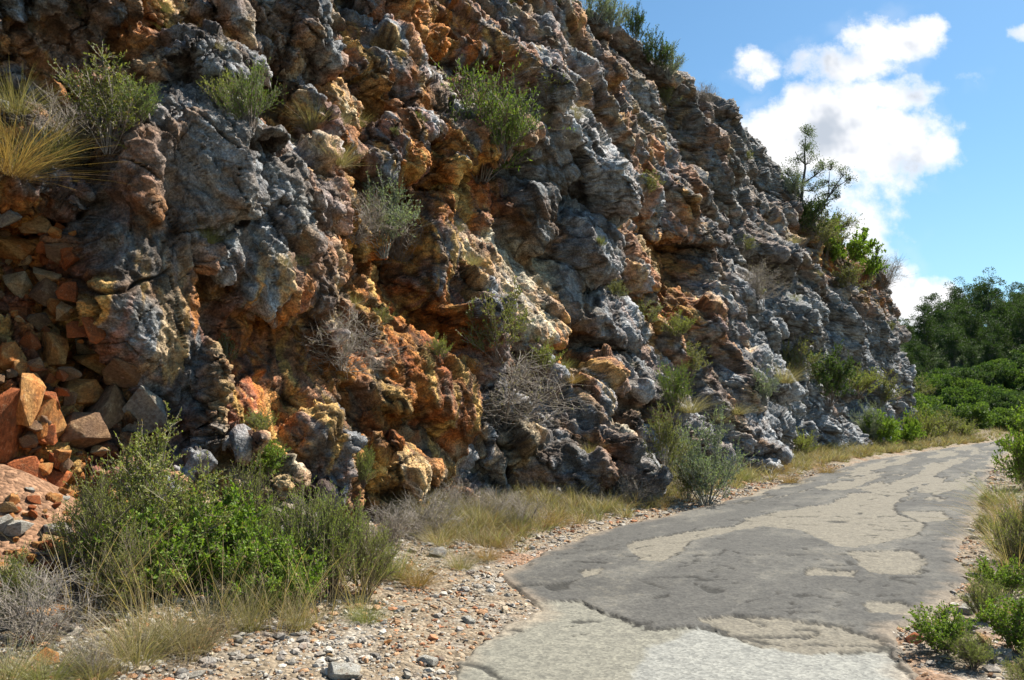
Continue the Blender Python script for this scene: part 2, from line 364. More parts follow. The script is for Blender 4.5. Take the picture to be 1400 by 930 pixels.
FEATS = [
 # the fractured orange rock at the left edge (hollow)
 dict(p=[(-60, 290), (105, 290), (115, 420), (160, 470), (215, 540), (245, 600), (200, 640), (100, 680), (100, 790), (-60, 800)], d=-.40, tz=-.10, ts=0, e=.15, c='QO', k=1.1),
 # slab ledge above it
 dict(p=[(-60, 215), (20, 215), (80, 240), (112, 270), (105, 300), (60, 285), (0, 262), (-60, 262)], d=.35, tz=-.5, ts=.1, e=.05, c='GT', k=.6),
 dict(p=[(-60, 255), (0, 255), (60, 280), (80, 300), (40, 305), (-60, 290)], d=.1, tz=.8, ts=0, e=.05, c='OB', k=.4),
 # grey prow: top apron, dark face, lit right flank
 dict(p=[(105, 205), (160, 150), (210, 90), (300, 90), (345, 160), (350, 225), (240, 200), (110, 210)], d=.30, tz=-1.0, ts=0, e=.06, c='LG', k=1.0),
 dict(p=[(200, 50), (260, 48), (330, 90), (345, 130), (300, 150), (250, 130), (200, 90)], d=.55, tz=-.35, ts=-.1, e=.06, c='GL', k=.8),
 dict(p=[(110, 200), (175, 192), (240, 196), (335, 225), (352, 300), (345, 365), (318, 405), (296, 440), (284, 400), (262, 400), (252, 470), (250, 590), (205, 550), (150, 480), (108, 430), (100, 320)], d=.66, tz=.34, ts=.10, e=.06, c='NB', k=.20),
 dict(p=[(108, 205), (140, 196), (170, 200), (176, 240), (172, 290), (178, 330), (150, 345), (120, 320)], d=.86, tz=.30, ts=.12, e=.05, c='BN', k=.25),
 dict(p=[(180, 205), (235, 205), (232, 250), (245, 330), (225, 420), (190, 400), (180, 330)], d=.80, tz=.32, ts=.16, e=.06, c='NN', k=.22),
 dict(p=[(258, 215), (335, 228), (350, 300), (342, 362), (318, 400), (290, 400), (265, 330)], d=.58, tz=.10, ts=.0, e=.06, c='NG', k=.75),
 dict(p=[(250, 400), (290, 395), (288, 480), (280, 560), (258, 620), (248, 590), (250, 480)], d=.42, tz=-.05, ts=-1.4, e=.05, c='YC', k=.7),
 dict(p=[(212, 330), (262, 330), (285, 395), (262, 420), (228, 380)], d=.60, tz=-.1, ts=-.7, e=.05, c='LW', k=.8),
 # blocks set deep right of the prow
 dict(p=[(288, 440), (300, 425), (412, 420), (415, 480), (390, 600), (290, 610), (262, 600)], d=-.05, tz=-.15, ts=.0, e=.08, c='OQ', k=.4),
 dict(p=[(296, 428), (318, 418), (342, 440), (342, 480), (320, 500), (300, 470)], d=.10, tz=.1, ts=0, e=.03, c='OO', k=.2),
 dict(p=[(272, 530), (300, 520), (345, 522), (356, 560), (350, 606), (280, 600)], d=.22, tz=.12, ts=-.1, e=.04, c='OQ', k=.2),
 dict(p=[(345, 540), (372, 530), (380, 560), (372, 606), (350, 606)], d=.12, tz=0, ts=-.9, e=.04, c='OY', k=.3),
 dict(p=[(335, 492), (352, 486), (366, 505), (355, 526), (338, 520)], d=.2, tz=-.2, ts=0, e=.03, c='WG', k=.2),
 dict(p=[(262, 620), (330, 608), (400, 620), (400, 660), (330, 690), (250, 660)], d=.30, tz=-.9, ts=0, e=.06, c='CY', k=.8),
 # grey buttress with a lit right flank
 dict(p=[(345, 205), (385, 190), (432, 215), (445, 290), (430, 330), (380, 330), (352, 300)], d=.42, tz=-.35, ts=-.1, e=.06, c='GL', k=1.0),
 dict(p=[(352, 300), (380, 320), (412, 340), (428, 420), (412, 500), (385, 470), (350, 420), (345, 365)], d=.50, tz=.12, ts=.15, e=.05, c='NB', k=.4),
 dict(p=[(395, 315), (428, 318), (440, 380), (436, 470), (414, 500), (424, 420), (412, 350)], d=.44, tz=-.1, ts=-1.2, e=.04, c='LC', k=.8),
 dict(p=[(350, 420), (412, 440), (415, 500), (520, 470), (530, 560), (450, 640), (400, 560), (380, 500)], d=.12, tz=.0, ts=.0, e=.08, c='OT', k=.6),
 dict(p=[(386, 580), (415, 566), (450, 580), (452, 655), (440, 690), (392, 690), (382, 640)], d=.55, tz=-.12, ts=-.05, e=.06, c='GN', k=.6),
 dict(p=[(440, 570), (475, 545), (500, 580), (500, 690), (455, 690)], d=.15, tz=-.3, ts=-.4, e=.06, c='YC', k=.9),
 # deep fluted orange gully
 dict(p=[(492, 420), (520, 350), (560, 310), (600, 320), (625, 400), (630, 480), (600, 560), (560, 560), (520, 640), (490, 620), (520, 520)], d=-.05, tz=-.50, ts=-.25, e=.15, c='OY', k=.8),
 dict(p=[(556, 170), (600, 165), (606, 215), (590, 262), (560, 262), (552, 220)], d=-.35, tz=-.1, ts=-.3, e=.07, c='OQ', k=.5),
 dict(p=[(530, 480), (575, 470), (640, 490), (655, 560), (650, 610), (600, 590), (560, 560), (535, 520)], d=.36, tz=.0, ts=.0, e=.06, c='OB', k=.4),
 dict(p=[(520, 560), (545, 535), (580, 570), (640, 600), (650, 650), (520, 670), (505, 620)], d=.02, tz=-.55, ts=-.3, e=.05, c='CY', k=.5),
 dict(p=[(585, 262), (625, 262), (630, 340), (625, 420), (600, 400), (590, 330)], d=.25, tz=.1, ts=-.2, e=.05, c='NB', k=.4),
 # pale scar
 dict(p=[(622, 270), (680, 262), (700, 300), (770, 350), (800, 430), (780, 480), (720, 470), (680, 400), (625, 340)], d=-.12, tz=-.38, ts=-.15, e=.08, c='CW', k=.5),
 dict(p=[(615, 225), (700, 225), (700, 290), (665, 320), (625, 290)], d=-.22, tz=-.2, ts=-.1, e=.06, c='QO', k=.7),
 dict(p=[(765, 350), (800, 375), (815, 440), (790, 450), (765, 400)], d=.12, tz=-.1, ts=0, e=.05, c='GT', k=.3),
 # rocks of the upper middle
 dict(p=[(500, 70), (535, 45), (580, 60), (620, 100), (622, 140), (570, 140), (540, 110), (510, 130)], d=.45, tz=-.6, ts=-.1, e=.05, c='LG', k=1.0),
 dict(p=[(508, 70), (532, 62), (545, 95), (550, 125), (510, 120)], d=.52, tz=.15, ts=.2, e=.04, c='BN', k=.4),
 dict(p=[(492, 180), (540, 150), (590, 160), (598, 190), (560, 200), (556, 255), (500, 230)], d=.55, tz=-.3, ts=0, e=.05, c='GL', k=.9),
 dict(p=[(555, 115), (612, 112), (615, 158), (560, 150)], d=.15, tz=.25, ts=0, e=.04, c='BO', k=.4),
 dict(p=[(440, 110), (505, 95), (505, 160), (490, 185), (450, 160)], d=.12, tz=-.5, ts=-.3, e=.05, c='CT', k=.7),
 dict(p=[(250, 5), (340, 0), (420, 60), (440, 90), (400, 95), (330, 60)], d=.15, tz=-.4, ts=-.1, e=.06, c='TG', k=.8),
 dict(p=[(345, -40), (440, -40), (450, 60), (445, 100), (400, 70), (360, 20)], d=.55, tz=-.25, ts=-.2, e=.06, c='GN', k=.8),
 dict(p=[(440, 10), (500, -30), (505, 70), (470, 110), (445, 90)], d=-.30, tz=0, ts=0, e=.08, c='BO', k=.6),
 dict(p=[(520, -40), (620, -40), (640, 40), (600, 70), (545, 40)], d=-.10, tz=-.2, ts=-.2, e=.08, c='OY', k=1.1),
 dict(p=[(630, 60), (660, 55), (665, 85), (635, 90)], d=.35, tz=0, ts=0, e=.05, c='NB', k=.4),
 # rough pale slab right of the green bush
 dict(p=[(712, 140), (745, 130), (800, 150), (835, 200), (838, 235), (800, 300), (765, 240), (716, 180)], d=.45, tz=-.55, ts=-.15, e=.06, c='LL', k=1.3),
 dict(p=[(705, 175), (735, 200), (765, 245), (755, 275), (712, 240)], d=.50, tz=.25, ts=.2, e=.05, c='NB', k=.4),
 dict(p=[(700, 250), (750, 250), (762, 320), (740, 350), (700, 300)], d=.35, tz=.1, ts=0, e=.06, c='NB', k=.5),
 dict(p=[(763, 300), (785, 288), (820, 330), (828, 378), (810, 385), (780, 360), (765, 340)], d=.75, tz=-.1, ts=-.05, e=.04, c='GL', k=.5),
 dict(p=[(836, 300), (850, 295), (872, 350), (880, 400), (855, 385)], d=.4, tz=-.5, ts=-.3, e=.05, c='WL', k=1.0),
 dict(p=[(870, 330), (905, 325), (945, 330), (945, 400), (935, 440), (905, 450), (880, 400)], d=-.55, tz=-.08, ts=-.25, e=.10, c='OB', k=.6),
 dict(p=[(968, 370), (1010, 365), (1018, 390), (1012, 450), (985, 420), (970, 400)], d=.95, tz=-.2, ts=0, e=.06, c='GL', k=.5),
 dict(p=[(950, 405), (985, 402), (1000, 440), (990, 470), (955, 450)], d=.6, tz=.1, ts=.1, e=.05, c='NG', k=.5),
 dict(p=[(990, 420), (1015, 425), (1012, 475), (985, 480)], d=.2, tz=0, ts=-.3, e=.05, c='CT', k=.5),
 dict(p=[(800, 410), (850, 395), (885, 440), (885, 480), (830, 470), (800, 450)], d=.45, tz=-.45, ts=-.1, e=.06, c='GL', k=1.1),
 dict(p=[(795, 490), (845, 480), (862, 520), (850, 545), (800, 530)], d=.65, tz=-.45, ts=-.1, e=.06, c='LG', k=1.0),
 dict(p=[(872, 470), (905, 475), (912, 540), (895, 560), (875, 530)], d=.45, tz=-.4, ts=-.1, e=.05, c='GL', k=1.0),
 dict(p=[(765, 530), (820, 530), (818, 560), (790, 590), (765, 580)], d=.6, tz=-.2, ts=0, e=.05, c='GN', k=.6),
 dict(p=[(800, 600), (822, 590), (832, 640), (790, 640)], d=.4, tz=-.6, ts=-.2, e=.05, c='LG', k=1.0),
 dict(p=[(825, 590), (862, 590), (866, 625), (838, 630)], d=.3, tz=-.7, ts=-.2, e=.05, c='CY', k=.8),
 dict(p=[(862, 575), (888, 560), (895, 630), (870, 635)], d=.45, tz=-.5, ts=-.3, e=.05, c='GL', k=1.0),
 dict(p=[(770, 460), (795, 455), (800, 520), (775, 510)], d=-.25, tz=-.4, ts=-.2, e=.06, c='YC', k=.9),
 dict(p=[(692, 590), (730, 575), (735, 620), (700, 640)], d=.2, tz=-.6, ts=-.2, e=.05, c='CY', k=.8),
 dict(p=[(735, 600), (765, 600), (768, 655), (738, 650)], d=.45, tz=.1, ts=0, e=.04, c='NG', k=.4),
 dict(p=[(980, 560), (1020, 550), (1030, 580), (1015, 600), (985, 590)], d=.7, tz=-.2, ts=0, e=.06, c='GL', k=.7),
 dict(p=[(1010, 480), (1060, 500), (1075, 540), (1040, 530)], d=.6, tz=-.5, ts=0, e=.06, c='LG', k=1.0),
]
print('features...')
KF = np.ones(S.shape, np.float32)
for fdef in FEATS:
    r = outline_sdf(fdef['p'])
    if r is None: continue
    sl_, sd, (s0, z0) = r
    mk = sstep(-fdef['e']*.5, fdef['e'], sd)
    tgt = big[sl_]*.5 + fdef['d'] + fdef['ts']*(S[sl_]-s0) + fdef['tz']*(Z[sl_]-z0) + D2[sl_]*.42*fdef['k'] - .12*sstep(.25, 0, sd)
    D[sl_] = D[sl_]*(1-mk) + tgt*mk
    fine[sl_] = fine[sl_]*(1-mk) + fine[sl_]*fdef['k']*mk - .06*sstep(.05, .0, np.abs(sd))
    KF[sl_] = KF[sl_]*(1-mk)+min(1., fdef['k']+.15)*mk
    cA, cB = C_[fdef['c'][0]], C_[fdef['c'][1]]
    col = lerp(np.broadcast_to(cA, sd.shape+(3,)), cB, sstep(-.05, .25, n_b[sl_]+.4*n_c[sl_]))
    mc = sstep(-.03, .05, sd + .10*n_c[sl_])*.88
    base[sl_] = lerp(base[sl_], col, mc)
for pl, wd, dp in [([(110, 372), (150, 375), (200, 430), (262, 438)], .018, .06), ([(170, 440), (200, 480), (222, 520), (245, 590)], .022, .08), ([(345, 470), (420, 440), (470, 462), (520, 470)], .02, .07),
    ([(296, 428), (300, 500), (275, 560), (262, 620)], .025, .09), ([(540, 530), (560, 590), (620, 640)], .03, .09), ([(700, 310), (740, 340), (760, 400)], .03, .08), ([(640, 350), (700, 380), (720, 400)], .03, .08), ([(300, 420), (345, 415), (350, 500)], .02, .08), ([(270, 520), (350, 520)], .03, .1), ([(120, 500), (150, 470), (100, 440)], .02, .08), ([(590, 240), (600, 330), (640, 420)], .04, .1)]:
    P = np.array([wall(u, v) for u, v in pl]); lo = P.min(0)-.3; hi = P.max(0)+.3
    ci = np.nonzero((s_arr >= lo[0]) & (s_arr <= hi[0]))[0]; a, b = ci[0], ci[-1]+1
    rows = np.nonzero(((Z[a:b] >= lo[1]) & (Z[a:b] <= hi[1])).any(0))[0]; sl_ = (slice(a, b), slice(rows[0], rows[-1]+1))
    X, Y = RS[sl_], RZ[sl_]; dm = np.full(X.shape, 1e9)
    for i in range(len(P)-1):
        ex, ey = P[i+1]-P[i]; t = np.clip(((X-P[i][0])*ex+(Y-P[i][1])*ey)/(ex*ex+ey*ey), 0, 1)
        dm = np.minimum(dm, (X-P[i][0]-t*ex)**2+(Y-P[i][1]-t*ey)**2)
    fine[sl_] -= dp*sstep(wd*1.6, 0, np.sqrt(dm))
# flutes in the gullies
flute = sstep(.05, .35, fbm(S*.35, Z*.12, 301, 2))
D += .10*flute*ridged(S*2.6+.4*Z, Z*.5, 311, 2)
Dt = (D + fine)
Dt = Dt*(1-.75*TOP)
low = sstep(.9, -.2, Z)*sstep(0, .5, 1.0)
Dt = Dt + .15*low
# up to here the displacement runs along the outward normal, tilted up a little
ux = nx_[:, None]; uy = ny_[:, None]
upk = (.10 - .34*sstep(5, 14, S))*(1-TOP) + 1.0*TOP
X3 = px_[:, None] - ux*B + ux*Dt*(1-.8*TOP)
Y3 = py_[:, None] - uy*B + uy*Dt*(1-.8*TOP)
Z3 = Z + Dt*upk
# scree shelf at the far corner
V = np.stack([X3, Y3, Z3], -1).astype(np.float32)
def blur(A, r):
    for ax in (0, 1):
        pad = [(0, 0)]*3; pad[ax] = (r+1, r)
        c = np.cumsum(np.pad(A.astype(np.float64), pad, 'edge'), axis=ax)
        n = A.shape[ax]
        A = (np.take(c, np.arange(2*r+1, n+2*r+1), ax)-np.take(c, np.arange(0, n), ax))/(2*r+1)
    return A.astype(np.float32)
# even out the mesh: resample columns and then rows by arc length so that steep flanks get their share of points
base = base.astype(np.float32)
fields = np.concatenate([V, base, np.stack([KF, TOP*np.ones(S.shape), rough, n_a, n_b, n_c, S, Z, zone], -1).astype(np.float32)], -1).astype(np.float32)
pu, pv_, pd = project(V[..., 0], V[..., 1], V[..., 2])
wgt = 1/np.clip(np.hypot(V[..., 0], V[..., 1]), 6, 80)*(1-.85*TOP)*np.where((pv_ < -90) | (V[..., 1] < 3), .35, 1.)
def respace(F, wg):
    out = np.empty_like(F); n = F.shape[1]
    seg = np.linalg.norm(np.diff(F[..., :3], axis=1), axis=-1)*.5*(wg[:, 1:]+wg[:, :-1])
    k_ = np.arange(n)
    for _ in range(2): seg = blur(seg[..., None], 9)[..., 0]
    T = np.empty(F.shape[:2], np.float32)
    for i in range(F.shape[0]):
        a = np.concatenate([[0], np.cumsum(seg[i])]); a = .85*a/a[-1]+.15*k_/(n-1)
        T[i] = np.interp(np.linspace(0, 1, n), a, k_)
    for _ in range(2):
        c = np.cumsum(np.pad(T.astype(np.float64), [(25, 24), (0, 0)], 'edge'), axis=0)
        c = np.pad(c, [(1, 0), (0, 0)]); m_ = T.shape[0]; T = ((c[49:49+m_]-c[:m_])/49).astype(np.float32)
    for i in range(F.shape[0]):
        t = np.clip(T[i], 0, n-1); j = np.minimum(t.astype(int), n-2); f = (t-j)[:, None].astype(np.float32)
        out[i] = F[i, j]*(1-f)+F[i, j+1]*f
    return out
fields = respace(fields, wgt)
wgt = 1/np.clip(np.hypot(fields[..., 0], fields[..., 1]), 6, 80)**1.0*np.where(fields[..., 1] < 3, .3, 1.)
fields = np.ascontiguousarray(respace(np.ascontiguousarray(fields.transpose(1, 0, 2)), wgt.T).transpose(1, 0, 2))
V = fields[..., :3].copy(); base = fields[..., 3:6].copy()
KF, TOP, rough, n_a, n_b, n_c, S, Z, zone_r = [fields[..., 6+i].copy() for i in range(9)]
left = sstep(9, 0, S)
Vs_ = blur(blur(V, 5), 3); V = Vs_*(1-.25*KF[..., None]*0)
# second pass: small chips along the true surface normal
def normals(V, r=0):
    Vb = blur(V, r) if r else V
    n = np.cross(np.gradient(Vb, axis=0), np.gradient(Vb, axis=1)); n /= (np.linalg.norm(n, axis=-1, keepdims=True)+1e-9)
    if (n[NU//3, NV//3] @ np.array([math.cos(HEAD), -math.sin(HEAD), 0])) < 0: n = -n
    return n
nrm = normals(V, 14)
print('blocks...')
jx = V[..., 0]*.55+V[..., 1]*.835; jo = V[..., 0]*.835-V[..., 1]*.55; jz = V[..., 2]
w1 = fbm(jx*1.3+jo, jz*1.3, 431, 2, .5); w2 = fbm(jx*1.3-jo+5, jz*1.3+7, 433, 2, .5)
cD, sD = math.cos(R(56)), math.sin(R(56))
ra, rb = jx*cD-jz*sD, jx*sD+jz*cD
hA_, gA_, iA_ = cells3(ra/1.35+.16*w1, jo/.85+.12*w2, rb/.70+.16*w2, 441, 90.)
hB_, gB_, iB_ = cells3(ra/.46+.22*w2, jo/.32+.15*w1, rb/.26+.22*w1, 443, 80.)
amt = np.maximum(KF, .0)**.9*(1-.8*TOP); near = np.clip(1.6-np.hypot(V[..., 0], V[..., 1])/14, 0, 1)
gS, _, _, rS = worley((jx/.75+.22*w1).astype(np.float32), (jz/1.5+.5*jx+.18*w2).astype(np.float32), 471, .95)
gT, _, _, rT = worley((jx/.30+.25*w2).astype(np.float32), (jz/.38+.2*w1).astype(np.float32), 473, .95); Vd = np.hypot(V[..., 0], V[..., 1])
rdg = ridged((jx+.5*jo)*.9+.3*w1, (jz*1.0-.9*jo+.55*jx)*1.05+.3*w2, 451, 5, .58)-.25
hF_, gF_, _ = cells3(ra/.22+.2*w1, jo/.2, rb/.11+.2*w2, 445, 110., 1.6)
rdf = ridged((jx-.4*jo)*3.2+.4*w2, (jz*1.0-.7*jo+.55*jx)*3.6+.4*w1, 453, 4, .6)-.25
V += nrm*((.36*hA_ - .12*sstep(.035, 0, gA_)*(iA_ > .55)*sstep(.1, .9, KF) + .16*rdg*sstep(1, 5, S+3*KF))*amt)[..., None]
nrm = normals(V, 5)
base = blur(base, 3)
hC_, gC_, iC_ = cells3(ra/.12+.3*w1, jo/.10, rb/.085+.3*w2, 447, 60.)
V += nrm*((.026+.028*near)*hC_*np.clip(1.3-Vd/30, .3, 1)*np.maximum(amt, .5) - .09*near*sstep(.030, .004, gS)*(rS[0] > .3) - .035*near*sstep(.05, .008, gT)*(rT[0] > .5))[..., None]
V += nrm*((.05*hF_+(.10+.05*near)*hB_ + .06*rdf*np.clip(Vd/14, .6, 1.6) - .018*sstep(.05, 0, gB_)*(iB_ > .6))*amt*(.6+.6*rough))[..., None]
nrm = normals(V)
nz = nrm[..., 2]
a_ = V[..., 0]*.55+V[..., 1]*.835; b_ = V[..., 2] + .8*(V[..., 0]*.835-V[..., 1]*.55)
g5, _, _, r5 = worley(a_*6.5+.5*n_c, b_*9+.5*n_b, 401)
g6, _, _, r6 = worley(a_*15+.5*n_c, b_*19+.5*n_b, 409)
chip = .030*(r5[0]-.5) + .014*(r6[0]-.5) + .034*ridged(a_*4, b_*5, 421, 4, .6)*rough - .022*sstep(.12, 0, g5)*(r5[1] > .4)
V += nrm*(chip*KF*(1-.6*TOP))[..., None]
# soil and litter gathers on the flat ledges
base = lerp(base, C_['T'], sstep(.75, .95, nz)*sstep(-.1, .3, n_b)*.35)
v1 = fbm((jx+.7*jo)*1.5, (jz-.8*jo)*1.5, 461, 4, .6); v2 = fbm((jx-.8*jo)*4, (jz+.6*jo)*4, 463, 4, .65); v3 = fbm((jx-.6*jo)*.8, (jz+.7*jo)*.8, 465, 3, .6)
warm = sstep(.2, .75, (base[..., 0]-base[..., 2])/.25)
base = lerp(base, C_['B'], sstep(.12, .35, v1)*(.0+.34*warm)); base = lerp(base, C_['O'], sstep(.08, .3, -v1+.5*v2)*warm*.5)
base = lerp(base, C_['G'], sstep(-.08, .2, v3+.4*v2)*.75*(1-.6*warm)); base = lerp(base, C_['Y'], sstep(.22, .4, v2+.4*v1)*warm*.6)
zn = blur(zone_r[..., None], 3)[..., 0]
sk1 = fbm(jx*1.5+.2*w1, jz*.33, 467, 4, .6); sk2 = fbm(jx*3.1+.2*w1, jz*.6, 469, 4, .6)
base = lerp(base, C_['O'], np.clip(sstep(.0, .12, sk1)*zn*2.8, 0, .95)); base = lerp(base, C_['Y'], np.clip(sstep(.08, .2, sk2)*zn*2.4, 0, .9)); base = lerp(base, C_['Q'], np.clip(sstep(.05, .3, -sk2)*zn*1.3, 0, .7))
base = base*(1+.45*v2)[..., None]
base = lerp(base, base*np.float32(1.35), sstep(.6, .8, iA_)*.6); base = lerp(base, C_['B'], sstep(.24, .12, iB_)*.45*sstep(-.2, .2, n_a)); base = lerp(base, base*np.float32(.7), sstep(.35, .2, iA_)*.5)
base = lerp(base, np.array((.11, .095, .075), np.float32), .4*sstep(13, 20, S)*sstep(4.5, 8.5, Z)*sstep(-.35, .15, v3))  # upper far rock: weathered tone, with grazing-light dimness painted in
crevice_shade = np.array((.045, .026, .014), np.float32)  # crevice shade painted into the crack colour as dark brown
base = lerp(base, crevice_shade, np.maximum(sstep(.035, .006, gS)*(rS[0] > .3), .7*sstep(.05, .01, gT)*(rT[0] > .5))*.8*near)
base = lerp(base, crevice_shade, .75*sstep(.11, .02, gA_)*sstep(-.3, .2, v2+.3)); base = lerp(base, crevice_shade, .5*sstep(.12, .02, gB_)*(iB_ > .3))
base = np.clip(base*(1+.22*(iC_-.5)[..., None]), .02, .9)
faces = grid_faces(NU, NV)
CLIFF_V = V
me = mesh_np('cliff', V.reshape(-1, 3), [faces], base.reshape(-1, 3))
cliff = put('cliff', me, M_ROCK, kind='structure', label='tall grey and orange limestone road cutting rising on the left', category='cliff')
_cu, _cv, _cd = project(V[..., 0], V[..., 1], V[..., 2])
_cu = _cu.astype(np.float32); _cv = _cv.astype(np.float32)
CN = nrm
def on_cliff(u, v, rad=3.0):
    """the point of the rock face seen at the photo's pixel, and its normal"""
    for r_ in (rad, rad*2.5, rad*6, 60):
        ok = (np.abs(_cu-u) < r_) & (np.abs(_cv-v) < r_) & (V[..., 1] > 1)
        if ok.any():
            i = np.nonzero(ok.ravel())[0]
            j = i[np.argmin(_cd.ravel()[i])]
            return V.reshape(-1, 3)[j], CN.reshape(-1, 3)[j], float(_cd.ravel()[j])
    return None
# ------------------------------------------------------------------ road
LE = [(0, -14, -1.3), (0, 0, 0)]
left_px = [(605, 930), (640, 890), (690, 853), (735, 834), (720, 815), (680, 786), (740, 758), (800, 733), (880, 712), (960, 695), (1050, 668), (1180, 631), (1280, 615), (1370, 602)]
right_px = [(1245, 930), (1232, 895), (1222, 868), (1262, 850), (1300, 822), (1322, 790), (1312, 750), (1338, 715), (1345, 680), (1352, 650), (1368, 625), (1392, 608)]
Lp = [(-1.2, -6.), (-.9, 1.0)] + [ground(u, v) for u, v in left_px] + [(44, 66), (60, 76), (80, 84)]
Rp = [(2.0, -6.), (2.2, 1.0)] + [ground(u, v) for u, v in right_px] + [(50, 62.5), (64, 71), (82, 78)]
Lp = np.array(Lp); Rp = np.array(Rp)
def resample(P, n, pw=1.0):
    d = np.concatenate([[0], np.cumsum(np.hypot(*np.diff(P, axis=0).T))])
    return d, P
NRU, NRV = 1500, 260
# the road runs along heading; parametrise by distance along y' = projection on the mean direction
hd = np.array([math.sin(HEAD), math.cos(HEAD)])
def rparam(P): return P @ hd
q0, q1 = -5.5, 95.0
tt = np.linspace(0, 1, NRU); qq = q0 + (q1-q0)*(.22*tt + .78*tt**2.4)
perp = np.array([hd[1], -hd[0]])
def edge_at(P, q):
    r = rparam(P); c = P @ perp
    o = np.argsort(r); return np.interp(q, r[o], c[o])
jl = .11*fbm(qq*3.3, qq*0+1, 501, 5, .7)+.10*noise2(qq*.7, qq*0, 502); jr = .11*fbm(qq*3.1, qq*0+5, 507, 4, .65)+.14*noise2(qq*.6, qq*0, 508)
eL = edge_at(Lp, qq)+jl; eR = edge_at(Rp, qq)+jr
def ground_z(x, y):
    """terrain height under the verges and beyond"""
    q = x*hd[0]+y*hd[1]; c = x*perp[0]+y*perp[1]
    l = np.interp(q, qq, eL); r = np.interp(q, qq, eR)
    dl = l-c; dr = c-r
    z = np.where(dl > 0, -.002 + .09*np.clip(dl, 0, 6) + .06*np.clip(dl-1.2, 0, 5), -.01-.11*np.clip((np.minimum(-dl, -dr)-.14)/.15, 0, 1))
    z = np.where(dr > 0, -.002 + .03*np.clip(dr, 0, 8), z)
    z = z + np.where((dl > 0) | (dr > 0), .04*fbm(x*1.3, y*1.3, 521, 3)*np.clip(np.maximum(dl, dr)*2, 0, 1), 0)
    # the wooded hill across the bend
    yb = 62 + .26*(x-18)
    up = np.clip(y-yb, 0, 200); sl = np.interp(x, [5, 20, 34, 43, 57, 75, 140], [.08, .10, .15, .22, .62, .85, .9])
    hill = sl*up/(1+up/25.0) + .6*np.clip(up, 0, 3)/3*fbm(x*.12, y*.12, 531, 3)*4*np.clip(up/12, 0, 1)
    z = np.where(y > yb, np.maximum(z*0, 0) + hill + .05, z)
    z = z + .62*np.exp(-((x+4.2)**2+(y-6.6)**2)/.7)
    far = np.hypot(x, y)
    z = np.where((far > 110) & (y <= yb), 0, z)
    # right flank falls away gently
    return z
ww = np.linspace(0, 1, NRV)
QQ = np.repeat(qq[:, None], NRV, 1); CC = eL[:, None] + (eR-eL)[:, None]*ww[None, :]
RX = QQ*hd[0]+CC*perp[0]; RY = QQ*hd[1]+CC*perp[1]
rx_w = RX + .05*fbm(RX*3, RY*3, 541, 3, .6) + .07*fbm(RX*8, RY*8, 545, 4, .7) + .14*noise2(RX*.9, RY*.9, 547)*np.clip(RY/14, .3, 1.5); ry_w = RY + .07*fbm(RX*3+9, RY*3, 543, 3, .6) + .09*fbm(RX*8+3, RY*8, 546, 4, .7) + .22*noise2(RX*.9+5, RY*.9, 549)*np.clip(RY/14, .3, 1.5)
def patch(poly):
    P = np.array([ground(u, v) for u, v in poly])
    dm = np.full(RX.shape, 1e9); ins = np.zeros(RX.shape, bool)
    for i in range(len(P)):
        x0, y0 = P[i]; x1, y1 = P[(i+1) % len(P)]
        ex, ey = x1-x0, y1-y0
        t = np.clip(((rx_w-x0)*ex+(ry_w-y0)*ey)/(ex*ex+ey*ey+1e-9), 0, 1)
        dm = np.minimum(dm, (rx_w-x0-t*ex)**2+(ry_w-y0-t*ey)**2)
        ins ^= ((y0 > ry_w) != (y1 > ry_w)) & (rx_w < (x1-x0)*(ry_w-y0)/(y1-y0+1e-12)+x0)
    return np.sqrt(dm)*np.where(ins, 1, -1)
con = patch([(300, 1500), (560, 1000), (605, 930), (640, 890), (690, 850), (735, 828), (800, 824), (885, 862), (960, 862), (1060, 880), (1215, 885), (1300, 1000), (1600, 1500)])
white = patch([(860, 1500), (850, 940), (880, 885), (960, 858), (1040, 885), (1120, 896), (1225, 893), (1260, 950), (1600, 1500)])
tans = [patch(p) for p in [
 [(950, 852), (1000, 843), (1080, 850), (1160, 862), (1222, 880), (1205, 893), (1110, 897), (1040, 885)],
 [(862, 748), (930, 728), (1000, 720), (1060, 700), (1130, 690), (1165, 676), (1260, 672), (1215, 688), (1232, 704), (1275, 718), (1250, 735), (1170, 751), (1150, 750), (1100, 727), (1040, 722), (1000, 728), (960, 738), (930, 756), (900, 772), (868, 768)],
 [(1160, 757), (1250, 755), (1268, 768), (1245, 788), (1185, 784)], [(1100, 778), (1170, 782), (1165, 791), (1105, 788)],
 [(1165, 824), (1220, 822), (1258, 838), (1240, 845), (1180, 838)], [(800, 782), (830, 780), (828, 788), (800, 790)],
 [(1230, 700), (1290, 700), (1300, 712), (1262, 716)]]]
farm = fbm(QQ*.16, CC*1.25, 551, 4, .6)+.25*fbm(QQ*.9, CC*1.1, 553, 3, .6)
tan = tans[0]
for t_ in tans[1:]: tan = np.maximum(tan, t_)
tan = np.maximum(tan, (farm-.02)*.6*sstep(13, 17, RY) - (1-sstep(12, 15, RY))*9)
mcon = sstep(-.01, .02, con); mtan = sstep(-.01, .02, tan); mwh = sstep(-.02, .06, white)
over = np.maximum(mcon, mtan)
asp = (1-over)
bump = .012*fbm(RX*1.1, RY*1.1, 561, 3) + .004*fbm(RX*9, RY*9, 563, 3, .7)
RZ_ = -.012 + .016*asp + bump
crk = ridged(RX*.8+.3*fbm(RX*2, RY*2, 571, 2), RY*.8, 573, 2)
crk2 = ridged(RX*1.9+.4*fbm(RX*3, RY*3, 572, 2), RY*1.9, 574, 3, .6)
crack_m = np.maximum(sstep(.87, .93, crk)*(fbm(RX*.5, RY*.5, 577, 2) > -.15), sstep(.78, .86, crk2)*(fbm(RX*.6+7, RY*.6, 578, 2) > .08))
